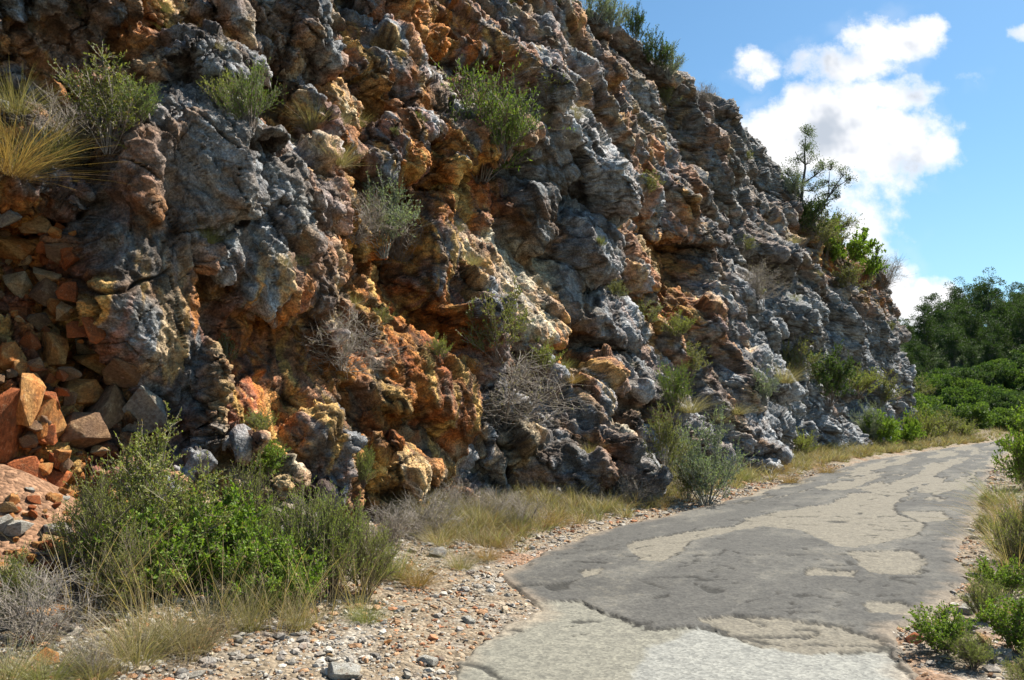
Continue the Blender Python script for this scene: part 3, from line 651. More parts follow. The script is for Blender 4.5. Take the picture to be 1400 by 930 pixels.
RZ_ -= .012*crack_m
edge_d = np.minimum(ww, 1-ww)[None, :]*(eR-eL)[:, None]
RZ_ -= .03*sstep(.08, 0, edge_d); RZ_[:, 0] -= .03; RZ_[:, -1] -= .03
# colours: the grey worn asphalt, tan binder showing, pale new slab
cas = .95*np.array((0.074, 0.071, 0.065)); cwn = np.array((0.160, 0.152, 0.132)); ctn = np.array((.158, .142, .112)); cwh = np.array((.205, .205, .188)); cnr = np.array((.165, .158, .130))
wn_ = sstep(-.15, .35, fbm(QQ*.35, CC*1.5, 581, 4, .6)+.3*fbm(RX*2, RY*2, 583, 3))
rc = cas + (cwn-cas)*(wn_*.35)[..., None]
rc = lerp(rc, cas*.80, sstep(.1, .4, fbm(RX*.7+4, RY*.7, 587, 3))*.6)
farf = sstep(14, 40, RY)
rc = lerp(rc, ctn, mtan*.92)
rc = lerp(rc, cnr, mcon*(1-mtan)); rc = lerp(rc, cwh, mcon*mwh*(1-mtan))
dirt = sstep(.25, 0, edge_d + .25*fbm(RX*1.5, RY*1.5, 591, 3))
rc = lerp(rc, np.array((.27, .21, .15)), dirt*.5)
rc = lerp(rc, np.array((.022, .021, .018)), crack_m*.85)
seam_shade = np.maximum(sstep(.035, .010, np.abs(con-.012)), sstep(.030, .006, np.abs(tan-.01))*(RY < 24))*(fbm(RX*3, RY*3, 595, 2) > -.1)  # patch edges: a groove, with the ledge's shadow painted in dark
rc = lerp(rc, np.array((.022, .021, .018)), seam_shade*.8)
RZ_ -= .010*seam_shade
spk = sstep(.25, .5, fbm(RX*7, RY*7, 597, 3, .7)+.5*wn_-.15)
rc = lerp(rc, ctn, spk*.28*asp)
rc = np.clip(rc, .02, .8)
def road_material():
    m, N, b = new_mat('worn_asphalt')
    at = N.n('ShaderNodeAttribute', attribute_name='tint'); tc = N.n('ShaderNodeTexCoord'); P = tc.outputs['Object']
    v = N.n('ShaderNodeTexVoronoi', feature='F1'); v.inputs['Scale'].default_value = 48; N.link(P, v.inputs['Vector'])
    gr = N.n('ShaderNodeSeparateColor'); N.link(v.outputs['Color'], gr.inputs[0])
    c = N.mix(1.0, at.outputs[0], N.mix(gr.outputs[0], (.74, .74, .74, 1), (1.27, 1.26, 1.23, 1)), 'MULTIPLY')
    c = N.mix(1.0, c, N.mix(N.ramp(N.noise(P, 9, 5, .7), .3, .7), (.82, .82, .82, 1), (1.16, 1.15, 1.13, 1)), 'MULTIPLY')
    pit = N.m('MULTIPLY', N.ramp(N.noise(P, 55, 3, .6), .60, .68), .55)
    c = N.mix(pit, c, (.07, .068, .06, 1))
    N.link(c, b.inputs['Base Color']); b.inputs['Roughness'].default_value = .92; b.inputs['Specular IOR Level'].default_value = .25
    bp = N.n('ShaderNodeBump'); bp.inputs['Strength'].default_value = .28; bp.inputs['Distance'].default_value = .006
    N.link(N.m('ADD', v.outputs[0], N.noise(P, 40, 4, .7)), bp.inputs['Height']); N.link(bp.outputs[0], b.inputs['Normal'])
    return m
M_ROAD = road_material()
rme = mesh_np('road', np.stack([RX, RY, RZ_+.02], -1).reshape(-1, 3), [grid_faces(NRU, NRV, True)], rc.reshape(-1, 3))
put('road', rme, M_ROAD, kind='structure', label='narrow patched asphalt and concrete road curving away to the right')
# ------------------------------------------------------------------ ground sheet
def axis(lo, hi, c0, c1, nfine, nfar):
    a = np.linspace(c0, c1, nfine); t = np.linspace(0, 1, nfar+1)[1:]
    return np.concatenate([c0-(c0-lo)*t[::-1]**3, a, c1+(hi-c1)*t**3])
gx = axis(-1500, 1500, -6, 14, 420, 130); 
gy = axis(-1500, 1800, 2.5, 22, 420, 150)
GX, GY = np.meshgrid(gx, gy, indexing='ij')
GZ = ground_z(GX, GY)
GZ += .022*fbm(GX*4, GY*4, 601, 3, .6)*(np.hypot(GX, GY) < 60)
soil = np.array((0.232, 0.184, 0.128)); pinks = np.array((0.264, 0.152, 0.092)); pale = np.array((0.272, 0.240, 0.196)); dry = np.array((0.144, 0.108, 0.060)); green = np.array((.05, .08, .025))
n1 = fbm(GX*.6, GY*.6, 611, 4, .6); n2 = fbm(GX*2.3, GY*2.3, 613, 4, .6)
gc = soil + 0*GX[..., None]
gc = lerp(gc, pale, sstep(-.1, .35, n2+.4*n1)); gc = lerp(gc, pinks, sstep(.05, .4, n1-.3*n2)*.8)
q_ = GX*hd[0]+GY*hd[1]; c__ = GX*perp[0]+GY*perp[1]
dl_ = np.interp(q_, qq, eL)-c__; dr_ = c__-np.interp(q_, qq, eR)
gc = lerp(gc, dry, sstep(1.0, 2.2, np.maximum(dl_, dr_*1.4))*.65)
gc = lerp(gc, green, sstep(14, 34, np.abs(c__))*.9 + sstep(58, 66, GY)*.0)
gc = lerp(gc, green, np.clip(sstep(0, 4, GY-(62+.26*(GX-18))), 0, 1)*.9)
gc = lerp(gc, np.array((.26, .145, .085)), np.clip(1.3*np.exp(-((GX+4.2)**2+(GY-6.5)**2)/1.6), 0, .9))
def soil_material():
    m, N, b = new_mat('stony_soil')
    at = N.n('ShaderNodeAttribute', attribute_name='tint'); tc = N.n('ShaderNodeTexCoord'); P = tc.outputs['Object']
    v = N.n('ShaderNodeTexVoronoi', feature='F1'); v.inputs['Scale'].default_value = 30; N.link(P, v.inputs['Vector'])
    gr = N.n('ShaderNodeSeparateColor'); N.link(v.outputs['Color'], gr.inputs[0])
    c = N.mix(1.0, at.outputs[0], N.mix(gr.outputs[0], (.50, .48, .46, 1), (1.35, 1.35, 1.35, 1)), 'MULTIPLY')
    c = N.mix(1.0, c, N.mix(N.ramp(N.noise(P, 12, 5, .7), .3, .7), (.75, .73, .7, 1), (1.2, 1.2, 1.2, 1)), 'MULTIPLY')
    N.link(c, b.inputs['Base Color']); b.inputs['Roughness'].default_value = .95; b.inputs['Specular IOR Level'].default_value = .2
    bp = N.n('ShaderNodeBump'); bp.inputs['Strength'].default_value = 1; bp.inputs['Distance'].default_value = .02
    N.link(N.m('ADD', N.m('MULTIPLY', v.outputs[0], -1.), N.noise(P, 20, 5, .7)), bp.inputs['Height']); N.link(bp.outputs[0], b.inputs['Normal'])
    return m
M_SOIL = soil_material()
gme = mesh_np('ground', np.stack([GX, GY, GZ], -1).reshape(-1, 3), [grid_faces(len(gx), len(gy), True)], gc.reshape(-1, 3))
put('ground', gme, M_SOIL, kind='structure', label='stony tan soil of the verges and the hillside')
# ------------------------------------------------------------------ plants: generators
def leaf_material(name, trans=.35):
    m, N, b = new_mat(name)
    at = N.n('ShaderNodeAttribute', attribute_name='tint')
    N.link(at.outputs[0], b.inputs['Base Color']); b.inputs['Roughness'].default_value = .62; b.inputs['Specular IOR Level'].default_value = .3
    tr = N.n('ShaderNodeBsdfTranslucent'); N.link(N.mix(1.0, at.outputs[0], (1.25, 1.35, .7, 1), 'MULTIPLY'), tr.inputs[0])
    mx = N.n('ShaderNodeMixShader'); mx.inputs[0].default_value = trans
    N.link(b.outputs[0], mx.inputs[1]); N.link(tr.outputs[0], mx.inputs[2])
    out = [n for n in m.node_tree.nodes if n.type == 'OUTPUT_MATERIAL'][0]; N.link(mx.outputs[0], out.inputs[0])
    return m
M_LEAF = leaf_material('foliage'); M_GRASS = leaf_material('dry_grass', .3)
def bark_material():
    m, N, b = new_mat('bark')
    tc = N.n('ShaderNodeTexCoord'); at = N.n('ShaderNodeAttribute', attribute_name='tint')
    c = N.mix(1.0, at.outputs[0], N.mix(N.ramp(N.noise(tc.outputs['Object'], 30, 4, .6), .3, .7), (.6, .6, .6, 1), (1.3, 1.3, 1.3, 1)), 'MULTIPLY')
    N.link(c, b.inputs['Base Color']); b.inputs['Roughness'].default_value = .9
    return m
M_BARK = bark_material()
def unit(v): return v/(np.linalg.norm(v, axis=-1, keepdims=True)+1e-9)
def leaf_quads(P, D, ll, lw, rng):
    n = len(P); side = unit(np.cross(D, rng.normal(size=(n, 3))))
    l = (ll*rng.uniform(.6, 1.3, n))[:, None]; w_ = (lw*rng.uniform(.7, 1.2, n))[:, None]
    nn = np.cross(D, side)
    V = np.stack([P, P+D*l*.5+side*w_+nn*w_*.3, P+D*l, P+D*l*.5-side*w_+nn*w_*.3], 1).reshape(-1, 3)
    return V, np.arange(4*n).reshape(n, 4)
def tubes(P, Rr, sides=3):
    """P (n,k,3) paths, Rr (n,k) radii"""
    n, k, _ = P.shape
    T = unit(np.gradient(P, axis=1)); ref = np.where(np.abs(T[..., 2:3]) > .9, np.array([1., 0, 0]), np.array([0, 0, 1.]))
    A = unit(np.cross(T, ref)); Bv = np.cross(T, A)
    ang = np.arange(sides)*2*PI/sides
    V = P[:, :, None]+Rr[:, :, None, None]*(A[:, :, None]*np.cos(ang)[None, None, :, None]+Bv[:, :, None]*np.sin(ang)[None, None, :, None])
    i = (np.arange(n)[:, None, None]*k + np.arange(k-1)[None, :, None])*sides
    j = np.arange(sides)[None, None, :]; j2 = (j+1) % sides
    F = np.stack([i+j, i+j2, i+sides+j2, i+sides+j], -1).reshape(-1, 4)
    return V.reshape(-1, 3), F
def bez(p0, p1, p2, k):
    t = np.linspace(0, 1, k)[None, :, None]
    return (1-t)**2*p0[:, None]+2*t*(1-t)*p1[:, None]+t*t*p2[:, None]
def shrub_mesh(name, seed, H=1., Rad=.5, stems=14, twigs=14, leaves=16, ll=.03, lw=.009, cols=((.05, .10, .02), (.09, .14, .03)), wood=(.16, .12, .09), up=.4, tl=.3, stem_r=.008, leaf_up=.5, low=.3, dome=1., wild=.1, dead=0.):
    """(foliage mesh or None, stem mesh) of a shrub of height H and radius Rad"""
    rng = np.random.default_rng(seed)
    ph = rng.uniform(0, 2*PI, stems); rr = np.sqrt(rng.uniform(0.02, 1, stems))
    hh = H*np.power(np.clip(1-rr**2*dome*.85, .05, 1), .5)*rng.uniform(.62, 1.0, stems)
    e = np.stack([Rad*rr*np.cos(ph), Rad*rr*np.sin(ph), hh], 1)
    b0 = np.stack([.08*Rad*np.cos(ph), .08*Rad*np.sin(ph), -.03+0*ph], 1)
    mid = e*np.array([.35, .35, .62])+rng.normal(size=(stems, 3))*wild*H
    P = bez(b0, mid, e, 6)
    V1, F1 = tubes(P, np.linspace(1, .35, 6)[None]*stem_r*rng.uniform(.6, 1.2, (stems, 1)))
    nt = stems*twigs; si = np.repeat(np.arange(stems), twigs); t = rng.uniform(low, 1, nt)
    tb = t[:, None]; base = (1-tb)**2*b0[si]+2*tb*(1-tb)*mid[si]+tb*tb*e[si]
    tan = unit(2*(1-tb)*(mid[si]-b0[si])+2*tb*(e[si]-mid[si]))
    d = unit(tan*.7+rng.normal(size=(nt, 3))*.6+np.array([0, 0, up]))
    L = tl*H*rng.uniform(.4, 1.1, nt)
    tip = base+d*L[:, None]; m2 = base+d*L[:, None]*.5+rng.normal(size=(nt, 3))*L[:, None]*.10
    P2 = bez(base, m2, tip, 3)
    V2, F2 = tubes(P2, np.array([[1, .7, .35]])*stem_r*.42*np.ones((nt, 1)))
    Vs = np.concatenate([V1, V2]); Fs = np.concatenate([F1, F2+len(V1)])
    wc = np.array(wood)*rng.uniform(.75, 1.25, (len(Vs), 1))
    stem = mesh_np(name+'_stems', Vs, [Fs], wc); stem.materials.append(M_BARK)
    if leaves == 0: return None, stem
    nl = nt*leaves; ti = np.repeat(np.arange(nt), leaves); u = rng.uniform(.08, 1.02, nl)[:, None]
    LP = (1-u)**2*base[ti]+2*u*(1-u)*m2[ti]+u*u*tip[ti]
    LD = unit(d[ti]*.5+rng.normal(size=(nl, 3))*.55+np.array([0, 0, leaf_up*.5]))
    LV, LF = leaf_quads(LP, LD, ll, lw, rng)
    k = rng.uniform(0, 1, (nt, 1))[ti]*.6+rng.uniform(0, 1, (nl, 1))*.4
    c = np.array(cols[0])*(1-k)+np.array(cols[1])*k; c = c*.86*rng.uniform(.65, 1.35, (nl, 1))
    if dead: c = np.where(rng.uniform(0, 1, (nl, 1)) < dead, np.array([.24, .17, .08])*rng.uniform(.6, 1.2, (nl, 1)), c)
    fol = mesh_np(name+'_foliage', LV, [LF], np.repeat(c, 4, 0), smooth=False); fol.materials.append(M_LEAF)
    return fol, stem
def blades(P, D, L, W, droop, rng):
    """curved tapering grass blades"""
    n = len(P); side = unit(np.cross(D, np.array([0, 0, 1.])+rng.normal(size=(n, 3))*.3))
    hz = D*np.array([1, 1, 0]); hz = unit(hz+1e-6)
    pts = []
    for t, wv_ in ((0, 1.), (.4, .85), (.75, .55)):
        c = P+D*(L*t)[:, None]+(hz*.75-np.array([0, 0, .5]))*(droop*L*t*t)[:, None]
        pts += [c-side*(W*wv_)[:, None], c+side*(W*wv_)[:, None]]
    c = P+D*L[:, None]+(hz*.75-np.array([0, 0, .5]))*(droop*L)[:, None]
    pts.append(c)
    V = np.stack(pts, 1).reshape(-1, 3); i = np.arange(n)[:, None]*7
    Q = np.concatenate([i+np.array([[0, 1, 3, 2]]), i+np.array([[2, 3, 5, 4]])]); T = i+np.array([[4, 5, 6]])
    return V, Q, T
def tuft_arrays(rng, pos, n_each, H, R0, spread, droop, cols, w=.0022):
    n = len(pos)*n_each; pi = np.repeat(np.arange(len(pos)), n_each)
    H = np.broadcast_to(H, (len(pos),))[pi]; R0 = np.broadcast_to(R0, (len(pos),))[pi]
    ph = rng.uniform(0, 2*PI, n); r = np.sqrt(rng.uniform(0, 1, n))
    P = pos[pi]+np.stack([R0*r*np.cos(ph), R0*r*np.sin(ph), -.01+0*r], 1)
    sp = spread*r*rng.uniform(.5, 1.4, n)
    D = unit(np.stack([np.sin(sp)*np.cos(ph), np.sin(sp)*np.sin(ph), np.cos(sp)], 1)+rng.normal(size=(n, 3))*.20)
    L = H*rng.uniform(.35, 1.05, n); w = np.broadcast_to(w, (len(pos),))[pi]
    V, Q, T = blades(P, D, L, w*rng.uniform(.5, 1.4, n), droop*rng.uniform(.2, 1.4, n), rng)
    kk = (rng.uniform(0, 1, (len(pos), 1))[pi]*.55+rng.uniform(0, 1, (n, 1))*.45)
    ci = kk*(len(cols)-1); c0 = np.floor(ci).astype(int); f = ci-c0; cc_ = np.array(cols+[cols[-1]])
    c = (cc_[c0[:, 0]]*(1-f)+cc_[c0[:, 0]+1]*f)*.86*rng.uniform(.65, 1.35, (n, 1))
    return V, Q, T, np.repeat(c, 7, 0)
GOLD = [(.30, .22, .10), (.20, .13, .06), (.42, .34, .20), (.17, .17, .06), (.34, .26, .15), (.24, .15, .07)]
GREENISH = [(.13, .16, .04), (.22, .23, .08), (.32, .28, .13)]
GREYDRY = [(.30, .26, .18), (.22, .17, .11), (.38, .34, .24)]
def tuft_mesh(name, seed, n=220, H=.5, R0=.07, spread=.7, droop=.35, cols=GOLD, w=.0022):
    rng = np.random.default_rng(seed)
    V, Q, T, c = tuft_arrays(rng, np.zeros((1, 3)), n, H, R0, spread, droop, cols, w)
    me = mesh_np(name, V, [Q, T], c, smooth=False); me.materials.append(M_GRASS); return me

# ---- the kinds of plant (each built once at a stated height, then copied)
MAST = ((.10, .18, .018), (.26, .35, .05)); OLIV = ((.13, .15, .035), (.25, .25, .075)); YEGR = ((.20, .235, .045), (.34, .35, .09))
GRGR = ((.16, .20, .12), (.27, .31, .19)); DARK = ((.045, .08, .02), (.095, .14, .035)); ROSE = ((.10, .17, .022), (.22, .29, .055))
print('plants...')
KIND = {}
def kind(key, H, *variants): KIND[key] = (H, variants)
kind('mastic_near', .8, *[shrub_mesh('leafy_shrub', 900+i, .8, .55, 26, 18, 16, .036, .012, MAST, up=.45, tl=.30, low=.25, wild=.16, dead=.06) for i in range(2)])
kind('broom_near', 1.0, *[shrub_mesh('feathery_shrub', 910+i, 1.0, .45, 42, 26, 18, .022, .0028, YEGR if i else ((.23, .29, .05), (.38, .43, .11)), up=.9, tl=.24, low=.3, wild=.05, leaf_up=1.2) for i in range(2)])
kind('olive_near', 1.2, shrub_mesh('twiggy_shrub', 920, 1.25, .6, 34, 26, 20, .026, .0075, ((.18, .21, .045), (.33, .35, .10)), up=.4, tl=.24, wood=(.24, .2, .14), wild=.12, dead=.12))
kind('rosemary', 1.0, *[shrub_mesh('fine_shrub', 930+i, 1.0, .48, 26, 22, 16, .032, .0045, ROSE, up=.9, tl=.26, leaf_up=1.2, wild=.08, dead=.05) for i in range(2)])
kind('olive', 1.0, *[shrub_mesh('olive_shrub', 940+i, 1.0, .6, 20, 20, 14, .035, .0085, OLIV, up=.5, tl=.27, wood=(.24, .2, .16), wild=.1, dead=.08) for i in range(2)])
kind('yellow', .7, *[shrub_mesh('yellow_shrub', 950+i, .7, .42, 22, 18, 14, .03, .005, YEGR, up=.9, tl=.3, leaf_up=1.1) for i in range(2)])
kind('greygreen', 1.2, *[shrub_mesh('grey_green_shrub', 960+i, 1.2, .55, 26, 22, 14, .032, .007, GRGR, up=.7, tl=.24, wood=(.25, .24, .2)) for i in range(2)])
kind('dark', 1.2, *[shrub_mesh('dark_shrub', 970+i, 1.2, .7, 24, 20, 16, .045, .012, DARK, up=.4, tl=.25) for i in range(3)])
kind('dry', .9, *[shrub_mesh('dry_shrub', 980+i, .9, .6, 34, 34, 2, .02, .003, ((.26, .22, .14), (.34, .30, .2)), up=.1, tl=.34, wood=(.27, .23, .19), stem_r=.006, wild=.22, low=.1) for i in range(2)])
kind('mastic', 1.3, *[shrub_mesh('green_shrub', 990+i, 1.3, .9, 26, 20, 18, .06, .02, MAST, up=.3, tl=.2) for i in range(2)])
for key, cols, H in (('gold', GOLD, .5), ('greentuft', GREENISH, .5), ('greytuft', GREYDRY, .5)):
    KIND[key] = (H, [(tuft_mesh('grass_tuft', 1000+i+len(key)*7, 480, H, .10, .85, .45, cols, .0013), None) for i in range(2)])
KIND['rust'] = (.5, [(tuft_mesh('rust_tuft', 1050, 560, .5, .12, .95, .55, [(.30, .17, .07), (.36, .24, .10), (.22, .12, .05)], .0013), None)])
KIND['straw'] = (1.0, [(tuft_mesh('straw', 1070+i, 46, 1.0, .12, .38, .28, [(.46, .37, .20), (.38, .27, .13), (.52, .45, .28)], .0022), None) for i in range(2)])
NAMES = dict(straw='straw_stalks', mastic_near='leafy_shrub', broom_near='feathery_shrub', olive_near='twiggy_shrub', rosemary='evergreen_shrub', olive='olive_green_shrub', yellow='yellow_green_shrub', greygreen='grey_green_shrub', dark='dark_shrub', dry='dry_bush', mastic='leafy_shrub', gold='grass_tuft', greentuft='grass_tuft', greytuft='grass_tuft', rust='grass_tuft')
_rot = random.Random(5)
def plant(key, loc, h, label, group=None, wid=1.0, lean=(0, 0), var=None):
    H, vs = KIND[key]; i = _rot.randrange(len(vs)) if var is None else var; fol, stm = vs[i]
    s = h/H; tuft = stm is None
    if tuft: o = put(NAMES[key], fol)
    else:
        o = bpy.data.objects.new(NAMES[key], None); COL.objects.link(o); o.empty_display_size = .1
        if fol is not None: put('foliage', fol, parent=o)
        put('stems', stm, parent=o)
    o.location = loc; o.scale = (s*wid, s*wid, s); o.rotation_euler = (lean[0], lean[1], _rot.uniform(0, 6.28))
    o['label'] = label; o['category'] = 'grass tuft' if tuft else 'shrub'
    if group: o['group'] = group
    return o
_ts = np.geomspace(2, 140, 2500)
def at_ground(u, v):
    """first point where the ray of the photo's pixel meets the terrain"""
    d = ray(u, v); X_, Y_, Z_ = d[0]*_ts, d[1]*_ts, CAM_Z+d[2]*_ts
    g = ground_z(X_, Y_); hit = np.nonzero(Z_ < g)[0]
    i = hit[0] if len(hit) else len(_ts)-1
    return float(X_[i]), float(Y_[i]), float(g[i])
def cliff_plant(u, v, hpx, key, label, group=None, wid=1.0, out=.0, var=None):
    p, n, dep = on_cliff(u, v)
    h = hpx*dep/FPX
    return plant(key, (p[0]-n[0]*.03, p[1]-n[1]*.03, p[2]-.04*h), h, label, group, wid, var=var)
def ground_plant(u, v, hpx, key, label, group=None, wid=1.0, var=None):
    x, y, z = at_ground(u, v); h = hpx*y/FPX
    return plant(key, (x, y, z-.01), h, label, group, wid, var=var)
G1 = 'shrubs rooted in the rock face'
for a in [
 (150, 200, 135, 'olive', 'sparse olive green shrub on the grey ledge in the upper left corner', 1.0),
 (95, 205, 85, 'dry', 'leafless grey twig bush beside the golden grass on the upper left ledge', 1.2),
 (185, 170, 70, 'rosemary', 'low green shrub spilling over the ledge above the grey prow', 1.0),
 (310, 150, 50, 'yellow', 'low yellow green cushion on grey rock above the big prow', 1.3),
 (350, 172, 95, 'rosemary', 'bright green upright shrub on grey rock above the big prow', .9),
 (662, 240, 160, 'rosemary', 'tall bushy bright green shrub hanging high in the middle of the face', 1.1),
 (690, 215, 110, 'rosemary', 'dense green shrub clump right behind the tall bright one', .9),
 (745, 138, 42, 'yellow', 'small yellow green shrub above the rough pale slab', 1.2),
 (525, 345, 115, 'greygreen', 'grey green shrub left of the orange gully', 1.1),
 (545, 350, 80, 'dry', 'withered pale bush hanging over the top of the orange gully', 1.1),
 (490, 330, 75, 'dry', 'grey leafless bush in the dark hollow left of the gully', 1.1),
 (470, 500, 85, 'dry', 'grey twiggy bush below the grey buttress', 1.3),
 (604, 495, 36, 'yellow', 'tiny yellow green plant on top of the brown block', .9),
 (680, 490, 105, 'olive', 'olive green shrub under the pale scar', .9),
 (738, 512, 50, 'yellow', 'small bright green bush right below the pale scar', 1.1),
 (690, 580, 110, 'dry', 'large tangle of dead grey twigs hanging in the middle of the face', 1.5),
 
 (885, 268, 34, 'olive', 'small green shrub on the high grey slope', 1.5),
 (885, 442, 40, 'olive', 'green shrub at the foot of the fluted brown recess', 1.3),
 (927, 466, 38, 'yellow', 'round yellow green shrub at the foot of the fluted brown recess', 1.1),
 (925, 560, 75, 'rosemary', 'green shrub in the cleft between grey boulders', .8),
 (940, 515, 45, 'olive', 'olive shrub above the green one in the cleft', 1.3),
 (905, 640, 90, 'olive', 'narrow olive bush in the black crack near the road', .6),
 (1092, 515, 65, 'olive', 'olive bush on the ledge above the far verge', .9),
 (1133, 550, 85, 'dark', 'largest dark green bush on the far part of the face', .8),
 (1046, 552, 55, 'greygreen', 'grey green bush on a sloping grey slab', 1.1),
 (1040, 402, 50, 'dry', 'brownish dead bush on the far upper slope', 1.2),
 (1176, 545, 45, 'yellow', 'yellow green bush beside the largest dark one', 1.2),
 (1098, 622, 40, 'yellow', 'yellow green bush low down over the far verge', 1.0),
 (1020, 345, 28, 'olive', 'small olive bush on the high far slope', 1.2),
 (370, 655, 55, 'mastic_near', 'glossy green shrub left of the round grey boulder', .8),
 (500, 668, 62, 'broom_near', 'thin light green shrub at the foot of the yellow rock', .7),
 (915, 150, 30, 'olive', 'small olive bush just under the skyline', 1.2),
 (770, 205, 30, 'dry', 'wispy brown bush over the rough pale slab', 1.2),
 (1200, 555, 50, 'olive', 'olive bush at the dark overhang near the end of the face', 1.1),
 ]: cliff_plant(a[0], a[1], a[2], a[3], a[4], G1, a[5])
for a in [
 (48, 222, 105, 'gold', 'tall golden grass clump on the upper left ledge', .9), (12, 235, 110, 'rust', 'rusty dry grass clump at the left edge on the upper ledge', 1.2),
 (80, 215, 60, 'greentuft', 'short green and gold tuft at the lip of the upper left ledge', 1.2),
 (20, 150, 80, 'gold', 'pale gold grass high at the left edge', 1.1),
 (425, 175, 55, 'gold', 'golden grass in the cleft right of the pale rough slab', 1.0), (465, 225, 45, 'gold', 'golden grass tuft on the ledge beside the grey buttress', 1.2),
 (785, 522, 26, 'rust', 'orange brown tuft on the cream rock', 1.4), (945, 560, 40, 'gold', 'yellow grass spilling from the cleft between grey boulders', 1.4),
 (1075, 520, 40, 'gold', 'pale grass beside the olive bush on the far ledge', 1.3), (1010, 565, 25, 'gold', 'pale grass on top of the overhanging grey boulder', 1.8),
 (985, 575, 26, 'greytuft', 'greyish grass left of the overhanging grey boulder', 1.6)]:
    cliff_plant(a[0], a[1], a[2], a[3], a[4], 'grass tufts rooted in the rock face', a[5])
# skyline
for a in [(770, 5, 50, 'olive', 'leftmost olive bush on the skyline of the rock face', 1.1), (812, 32, 55, 'greygreen', 'grey green bush on the skyline left of the tall spray', 1.2),
 (838, 45, 60, 'greygreen', 'pale green bush on the steep skyline', 1.0), (866, 62, 62, 'dark', 'thin upright dark spray on the skyline', .5),
 (893, 100, 62, 'dark', 'bushy dark shrub overhanging the skyline', .8), (915, 108, 55, 'greygreen', 'grey green shrub overhanging the skyline beside the dark one', .9), (962, 136, 28, 'dry', 'small wispy bush on the skyline above the long slope', 1.0),
 (1085, 268, 45, 'greygreen', 'grey green bush left of the lone tree', .9), (1105, 320, 60, 'dark', 'dark bush under the lone tree', 1.0), (1130, 350, 60, 'olive', 'olive green bush right below the lone tree', 1.0),
 (1158, 362, 75, 'mastic', 'rounded green bush on the shoulder of the rock', .9), (1185, 385, 62, 'mastic', 'green bush near the far end of the skyline', .7), (1212, 395, 50, 'dry', 'bare grey bush leaning out at the far end of the skyline', .9),
 (1140, 330, 50, 'olive', 'olive bush between the lone tree and the shoulder', 1.2), (1165, 395, 40, 'olive', 'olive bush on the reddish soil below the skyline', 1.3), (1120, 335, 45, 'olive', 'low olive bush at the root of the lone tree', 1.3)]:
    cliff_plant(a[0], a[1], a[2], a[3], a[4], 'bushes along the skyline of the rock face', a[5])
# small tufts in cracks over the whole face
rng = np.random.default_rng(77)
cand = np.nonzero((CN[..., 2].ravel() > .55) & (_cv.ravel() > -30) & (_cv.ravel() < 640) & (_cu.ravel() > 0) & (_cu.ravel() < 1230) & (V[..., 1].ravel() > 5) & (TOP.ravel() < .1))[0]
dd = _cd.ravel()[cand]; pw = np.power(dd, -.3); pick = rng.choice(cand, 110, replace=False, p=pw/pw.sum())
for i_, j_ in enumerate(pick):
    p = V.reshape(-1, 3)[j_]; k_ = ['gold', 'greentuft', 'greytuft', 'olive', 'yellow'][rng.choice(5, p=[.3, .2, .2, .2, .1])]
    h = rng.uniform(.12, .32)*(1 + p[1]/40)
    lab = {'gold': 'small golden tuft rooted in a crack of the rock face', 'greentuft': 'small green tuft rooted in a crack of the rock face', 'greytuft': 'small greyish dry tuft rooted in a crack of the rock face', 'olive': 'small olive seedling bush in a crack of the rock face', 'yellow': 'small yellow green seedling bush in a crack of the rock face'}[k_]
    plant(k_, (p[0], p[1], p[2]-.02), h, lab, lab.replace('small', 'small scattered'))
# the thicket at the lower left
G2 = 'shrubs of the thicket at the foot of the face'
for a in [
 (140, 815, 165, 'broom_near', 'feathery yellow green shrub at the left end of the roadside thicket', .9, 1), (215, 800, 205, 'olive_near', 'tall twiggy olive shrub at the back of the roadside thicket', .9, 0),
 (120, 780, 110, 'olive_near', 'low twiggy olive shrub beside the orange rubble', .9, 0),
 (290, 800, 135, 'mastic_near', 'bright green broad leaved shrub in the middle of the thicket', .95, 0), (235, 820, 130, 'mastic_near', 'bright green shrub low at the left of the thicket', .9, 1),
 (185, 815, 120, 'mastic_near', 'bright leafy shrub under the tall twiggy one', 1.0, 0), (330, 790, 150, 'broom_near', 'yellow green feathery shrub at the back of the thicket', .8, 1), (420, 815, 150, 'broom_near', 'light feathery shrub before the cream rock', .8, 0),
 (350, 835, 115, 'mastic_near', 'glossy green shrub low at the front of the thicket', .9, 0), (375, 815, 125, 'broom_near', 'feathery light green shrub right of the glossy one', .8, 0), (455, 820, 140, 'broom_near', 'feathery green shrub at the right end of the thicket', .8, 0), (500, 815, 110, 'broom_near', 'low feathery yellowish shrub at the right tip of the thicket', .9, 1),
 (170, 840, 110, 'broom_near', 'low yellow green shrub at the front left of the thicket', 1.1, 1), (400, 835, 90, 'mastic_near', 'small glossy shrub between the two feathery ones', .9, 1),
 (50, 880, 110, 'dry', 'grey dry bush at the bottom left on the orange rubble', 1.2, 0), (20, 860, 100, 'olive_near', 'dull olive bush at the left edge by the rubble', .8, 0), (110, 925, 55, 'dry', 'low dry bush at the bottom edge among stones', 1.3, 1)]:
    ground_plant(a[0], a[1], a[2], a[3], a[4], G2, a[5], a[6])
